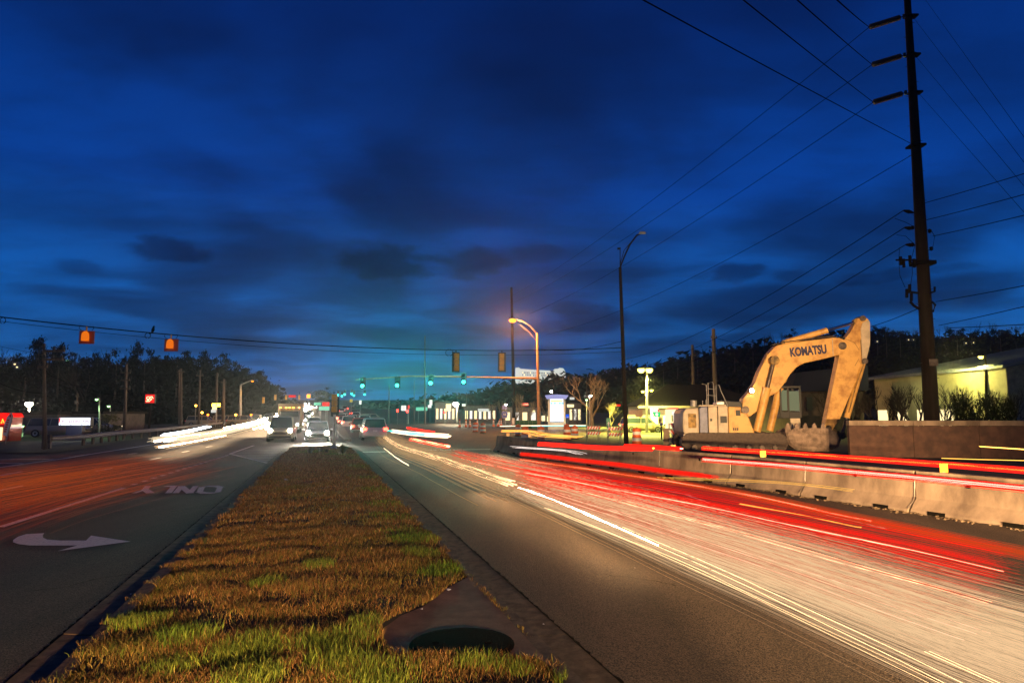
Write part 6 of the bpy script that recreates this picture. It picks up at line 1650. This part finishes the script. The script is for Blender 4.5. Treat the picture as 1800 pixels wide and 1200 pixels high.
def tri_mesh(name, tri, m):
    n = len(tri); me = bpy.data.meshes.new(name)
    me.vertices.add(n * 3); me.vertices.foreach_set('co', tri.astype(np.float32).ravel())
    me.loops.add(n * 3); me.loops.foreach_set('vertex_index', np.arange(n * 3, dtype=np.int32))
    me.polygons.add(n); me.polygons.foreach_set('loop_start', np.arange(0, n * 3, 3, dtype=np.int32))
    me.update(calc_edges=True); me.materials.append(m); return me
rg = np.random.default_rng(5)
crowns = [tri_mesh('crown', crown_arrays(rg, 13 + 2 * k, 90, 1.0, 2.0, .11, 'pine' if k < 2 else 'round'), M['needle']) for k in range(5)]
trunk_me = MB().tube([(0, 0, -.2), (.02, 0, .5), (0, .02, 1.0)], [.022, .016, .006], 7).mesh('trunk', M['bark'])
# bare tree mesh generator
def bare(seed, depth=6, spread=.55, h=1.0, r=.035, droop=0, up=.35, first=3, mm='twig', name='crown', minlen=.04):
    rgn = random.Random(seed); mb = MB()
    def grow(p, d, L_, r_, k):
        n = 3; pts = [p]; q = p.copy(); dd = d.copy()
        for i in range(n):
            dd = (dd + Vector((rgn.uniform(-.16, .16), rgn.uniform(-.16, .16), rgn.uniform(-.04, .14)))).normalized(); q = q + dd * L_ / n; pts.append(q.copy())
        mb.tube(pts, [r_ * (1 - .4 * i / n) for i in range(n + 1)], 5 if k < 2 else 3, False)
        if k >= depth: return
        for c in range(first if k == 0 else rgn.choice((2, 3))):
            a = rgn.uniform(0, 6.283); s = spread * rgn.uniform(.6, 1.2)
            side = Vector((math.cos(a), math.sin(a), 0)); nd = (dd * math.cos(s) + side * math.sin(s) + Vector((0, 0, up * .4))).normalized()
            grow(pts[-1] if rgn.random() < .7 else pts[-2], nd, L_ * rgn.uniform(.62, .86), r_ * .6, k + 1)
    grow(Vector((0, 0, 0)), Vector((0, 0, 1)), h * .26, r, 0)
    return mb.mesh(name, M[mm])
bares = [bare(s, 5, .5, 1.0, .02) for s in (1, 2, 3)]
def tree(px, top_py, Y, kind, wpx, label, group, base_py=None):
    top = AT(px, top_py, Y); zb = gz(top.x, Y)
    if base_py: zb = max(zb, AT(px, base_py, Y).z)
    h = top.z - zb
    t = thing({'pine': 'pine_tree', 'round': 'broadleaf_tree', 'bare': 'bare_tree'}[kind], label, 'tree', (top.x, Y, zb), 0, group)
    w = wpx * Y / 1200 / 2
    if kind == 'bare':
        o = mkobj('crown', bares[hash_(px) % 3], t); o.scale = (h, h, h * 1.0); o.rotation_euler.z = px
        bb = max(v.co.z for v in o.data.vertices); o.scale = (h / bb,) * 3
    else:
        o = mkobj('trunk', trunk_me, t); o.scale = (h * .8, h * .8, h * .85)
        c = mkobj('crown', crowns[(hash_(px) % 2) + (0 if kind == 'pine' else 2)], t)
        ch = h * (.55 if kind == 'pine' else .62); c.location = (0, 0, h - ch * .98); c.scale = (w, w, ch / 2.0); c.rotation_euler.z = px
    return t
def hash_(v): return int(v * 13) % 97
left_top = [(-10, 612), (8, 610), (28, 618), (47, 608), (68, 598), (88, 602), (104, 612), (122, 605), (140, 610), (158, 614), (172, 606), (190, 612), (205, 616), (222, 618), (240, 607), (255, 612), (272, 614), (292, 612), (312, 613), (330, 622), (345, 614), (362, 622), (378, 630), (392, 626), (405, 628), (418, 636), (432, 650), (444, 648), (456, 655), (466, 662), (474, 670), (481, 682), (486, 693)]
kinds = ['round', 'bare', 'bare', 'round', 'pine', 'round', 'pine', 'round', 'bare', 'bare', 'round', 'bare', 'round', 'bare', 'pine', 'round', 'round', 'round', 'round', 'pine', 'round', 'pine', 'round', 'pine', 'round', 'round', 'pine', 'round', 'pine', 'round', 'round', 'pine', 'round']
ordn = ['first', 'second', 'third', 'fourth', 'fifth', 'sixth', 'seventh', 'eighth', 'ninth', 'tenth', 'eleventh', 'twelfth', 'thirteenth', 'fourteenth', 'fifteenth', 'sixteenth', 'seventeenth', 'eighteenth', 'nineteenth', 'twentieth', 'twenty first', 'twenty second', 'twenty third', 'twenty fourth', 'twenty fifth', 'twenty sixth', 'twenty seventh', 'twenty eighth', 'twenty ninth', 'thirtieth', 'thirty first', 'thirty second', 'thirty third']
for i, (px, py) in enumerate(left_top):
    Y = 120 + (i % 3) * 8 if px < 340 else 130 + (px - 340) * .45
    tree(px, py - 1, Y, kinds[i], 44 if px < 400 else 34, 'dark %s against the sky, %s from the left along the left treeline' % ({'pine': 'pine', 'round': 'round crowned tree', 'bare': 'leafless tree'}[kinds[i]], ordn[i]), 'trees along the left skyline')
# mass of the left wood and the right ridge
def wood(name, label, prof, Y0, n, wid, seed, zdown=8.0):
    rgn = np.random.default_rng(seed); tris = []; base = [crown_arrays(np.random.default_rng(seed + k), 16, 26, 1.0, 2.0, .26, 'round') for k in range(4)]
    xs = [p[0] for p in prof]; ys_ = [p[1] for p in prof]
    for i in range(n):
        px = rgn.uniform(xs[0], xs[-1]); py = np.interp(px, xs, ys_) + rgn.uniform(0, 1) ** .8 * (728 - np.interp(px, xs, ys_)) * .95
        Yv = Y0(px) if callable(Y0) else Y0
        Yv = Yv * (1 - .18 * (py - np.interp(px, xs, ys_)) / 120) + rgn.uniform(-3, 3)
        p = AT(px, py, Yv); h = rgn.uniform(4.5, 8) * Yv / 130; w = wid * Yv / 130 * rgn.uniform(.8, 1.3)
        b = base[i % 4]; a = rgn.uniform(0, 6.28); rot = np.array([[math.cos(a), -math.sin(a), 0], [math.sin(a), math.cos(a), 0], [0, 0, 1]])
        tris.append(b @ rot.T * np.array([w, w, h / 2]) + np.array([p.x, p.y, p.z - h]))
    me = tri_mesh(name, np.concatenate(tris), M['needle']); o = mkobj(name, me); tag(o, label, 'woodland', kind='stuff')
    return o
wood('woodland', 'dark wood filling the slope behind the left guardrail', [(-40, 640), (60, 634), (130, 638), (250, 636), (340, 638), (400, 650), (440, 668), (475, 692), (488, 714)], lambda px: 135 + max(0, px - 340) * .45, 520, 3.0, 11)
ridge = [(560, 722), (700, 705), (830, 690), (905, 668), (960, 660), (1010, 652), (1060, 646), (1110, 640), (1150, 634), (1200, 620), (1260, 612), (1310, 602), (1360, 592), (1420, 586), (1500, 580), (1560, 580), (1640, 582), (1720, 580), (1850, 578)]
wood('woodland', 'dark wooded ridge behind the shops and the excavator', ridge, lambda px: 250 - max(0, px - 900) * .08, 1100, 3.2, 21)
# solid hill under the ridge wood
def hill(name, prof, Y, drop, label, thick=60):
    mb = MB(); n = len(prof)
    for (px, py) in prof:
        a = AT(px, py + drop, Y(px)); a2 = AT(px, 735, Y(px) - thick * .5)
        mb.v += [Vector((a2.x, a2.y, gz(a2.x, a2.y) - 1)), a, Vector((a.x, a.y + thick, a.z - 2)), Vector((a.x, a.y + thick * 3, -3))]
    for i in range(n - 1):
        for k in range(3): mb.face((i * 4 + k, i * 4 + k + 1, (i + 1) * 4 + k + 1, (i + 1) * 4 + k))
    o = mb.build(name, M['soil'], smooth=True); tag(o, label, kind='structure')
hill('hill', ridge, lambda px: 262 - max(0, px - 900) * .08, 12, 'dark hillside under the right hand wood')
hill('hill', [(-300, 648), (60, 642), (250, 642), (340, 644), (400, 656), (440, 674), (470, 696)], lambda px: 150 + max(0, px - 340) * .45, 6, 'dark slope under the left hand wood', 30)
sky_r = [(1165, 630, 'round'), (1190, 622, 'round'), (1225, 616, 'pine'), (1290, 606, 'round'), (1322, 596, 'round'), (1345, 588, 'bare'), (1372, 582, 'bare'), (1392, 578, 'round'), (1412, 576, 'bare'), (1432, 580, 'bare'), (1455, 572, 'bare'), (1540, 572, 'round'), (1556, 576, 'pine'), (1580, 575, 'round'), (1606, 568, 'bare'), (1660, 570, 'bare'), (1680, 572, 'round'), (1706, 566, 'bare'), (1738, 566, 'bare'), (1756, 573, 'round'), (1785, 570, 'bare')]
for i, (px, py, kd) in enumerate(sky_r):
    tree(px, py, 215 - (px - 1100) * .08, kd, 26, 'dark %s on the right ridge, %s from the left along its crest' % ({'pine': 'pine', 'round': 'round crowned tree', 'bare': 'leafless tree'}[kd], ordn[i]), 'trees on the crest of the right ridge', base_py=py + 45)
for i, (px, py, w_) in enumerate([(560, 682, 30), (572, 680, 28), (584, 688, 18)]):
    tree(px, py, 210, 'round', w_, ['hazy round tree left of the median signal', 'tallest hazy tree behind the median signal', 'small hazy tree right behind the median signal'][i], 'far trees at the end of the road')
# lit bare trees and shrubs
def big_bare(px, base_py, top_py, Y, label, m='pale_bark', seed=5, depth=6, spread=.42, r=.03, first=3, name='bare_tree', group=None):
    b = at_base(px, base_py, Y); h = AT(px, top_py, Y).z - b.z
    t = thing(name, label, 'tree' if 'tree' in name else 'shrub', b, 0, group)
    o = mkobj('branches', bare(seed, depth, spread, 1, r, mm=m, first=first, name='branches'), t); bb = max(v.co.z for v in o.data.vertices); o.scale = (h / bb,) * 3
big_bare(1041, 748, 655, 86, 'large leafless tree lit yellow beside the small warm lamp', seed=11, r=.03, spread=.62, first=5)
big_bare(1075, 757, 705, 72, 'small leafless tree lit yellow right of the green sign', seed=4, spread=.7, r=.02)
big_bare(1014, 750, 718, 84, 'small dark leafless tree right of the pylon sign', seed=6, spread=.7, r=.02, m='bark')
for i, (px, py, tp2, Y) in enumerate([(905, 745, 690, 100), (917, 745, 700, 98), (926, 744, 702, 98), (958, 742, 690, 105), (880, 740, 700, 105), (868, 740, 704, 106)]):
    big_bare(px, py, tp2, Y, 'thin leafless tree %s' % ['beside the tall slim pole', 'left of the red shop sign', 'under the red shop sign', 'glowing white behind the mast pole', 'left of the pentagonal route sign', 'standing before the bright windows'][i], seed=20 + i, spread=.35, r=.02, depth=5, group='thin leafless trees across the junction')
rgs = random.Random(3)
shr = [(1548, 44), (1562, 46), (1578, 42), (1592, 45), (1606, 43), (1618, 45), (1655, 42), (1668, 44), (1682, 42), (1697, 44), (1712, 42), (1726, 43), (1742, 41), (1757, 43), (1772, 41), (1790, 42), (1525, 46), (1510, 45), (1492, 47), (1470, 48), (1452, 49)]
for i, (px, Y) in enumerate(shr):
    big_bare(px, 740, rgs.uniform(660, 690) if px < 1640 else rgs.uniform(670, 695), Y, 'leafless shrub before the warehouse, %s from the left' % ordn[[x[0] for x in sorted(shr)].index(px)], 'twig', 40 + i, 5, .42, .022, 4, 'bare_shrub', 'leafless shrubs before the warehouse')
def leafy(px, py0, py1, wpx, Y, label, m='bush', seed=1):
    b = at_base(px, py0, Y); h = AT(px, py1, Y).z - b.z; w = wpx * Y / 2400
    t = thing('shrub', label, 'shrub', b); c = mkobj('foliage', tri_mesh('foliage', crown_arrays(np.random.default_rng(seed), 22, 50, 1, 2, .14, 'round'), M[m]), t); c.scale = (w, w, h / 2)
    MB().tube([(0, 0, 0), (0, 0, h * .5)], .06, 6).build('stem', M['bark'], t)
leafy(190, 762, 726, 34, 60, 'leafy green shrub lit by the two green lamps', seed=3)
leafy(1126, 735, 690, 30, 100, 'grey green leafy tree behind the twin yellow lamps, left one', seed=4); leafy(1155, 725, 688, 34, 104, 'grey green leafy tree behind the twin yellow lamps, right one', seed=5)
leafy(1113, 757, 740, 12, 72, 'small shrub right of the slim lamp pole', seed=6)
for i, px in enumerate((1690, 1715, 1745, 1770)): leafy(px, 740, 688 + 3 * i, 34, 40, 'dark leafy bush at the warehouse foot, %s from the left' % ordn[i], 'needle', 30 + i)
# houses' lights on the ridge
for px, py, lab in [(1542, 600, 'left pair of tiny house lights on the ridge'), (1597, 597, 'tiny house light left of the tall pole on the ridge'), (1606, 597, 'tiny house light close to its neighbour on the ridge'), (1698, 603, 'tiny house lights right of the tall pole'), (1711, 602, 'tiny house light above the warehouse roof'), (26, 640, 'tiny window lights high in the left wood'), (30, 645, 'second tiny window light in the left wood')]:
    c = AT(px, py, 175 if px > 900 else 110); t = thing('distant_window', lab, 'light', c, 0, 'tiny lights on the hillsides'); MB().box((0, 0, 0), (.22, .2, .2)).build('lit_pane', M['window_glow'], t); MB().box((0, .2, 0), (1.0, .3, .8)).build('wall_piece', M['sign_dark'], t)

# unseen trucks added behind the camera to light grass, barrier and excavator
fill_truck = car_proto('truck', 'car_grey', '', 5.8, 2.0, 2.0, lights='head')
place(fill_truck, Vector((6.4, -9.5, 0)), .14, 1, 'unseen grey pickup truck added behind the camera to light the barrier and excavator', 'unseen cars added to light the scene')
fill_truck2 = copy_tree(fill_truck)
place(fill_truck2, Vector((3.2, -6.5, 0)), -.27, 1, 'second unseen grey pickup truck added behind the camera to light the grass and road', 'unseen cars added to light the scene')
def fill_beam(car, sgn, energy, cone, tgt, col=(1, .74, .44)):
    bpy.context.view_layer.update()
    pos = car.matrix_world @ Vector((sgn * .65, 2.45, 1.4))
    l = lamp_light('headlight_beam', pos, col, energy, None, .07, cone, Vector(tgt) - pos, 1.0)  # added fill light, aimed at what should look brighter
    w = l.matrix_world.copy()
fill_beam(fill_truck2, -1, 5200, 46, (-8.5, 12.5, .1), (1, .55, .25))
for s in (-1, 1):
    fill_beam(fill_truck, s, 52000, 34, (13.5, 36, 3.2), (1, .62, .28))
    fill_beam(fill_truck2, s, 2600, 84, (-2.5, 13, .2), (1, .62, .26))
    fill_beam(fill_truck2, s, 22000, 42, (9, 40, 1.2), (1, .66, .32))

# ------------------------------------------------------------------ damp evening air
def haze(density=.00030, aniso=.85):
    m = bpy.data.materials.new('evening_haze'); m.use_nodes = True; nt = m.node_tree; nt.nodes.clear()
    v = nt.nodes.new('ShaderNodeVolumePrincipled'); v.inputs['Color'].default_value = (.9, .92, 1, 1)
    v.inputs['Density'].default_value = density; v.inputs['Anisotropy'].default_value = aniso
    o = nt.nodes.new('ShaderNodeOutputMaterial'); nt.links.new(v.outputs[0], o.inputs['Volume'])
    q = MB().box((0, 325, 24), (1300, 800, 56)).build('haze', m); tag(q, 'thin evening haze over the whole junction', kind='stuff')
    q.display_type = 'WIRE'
haze()
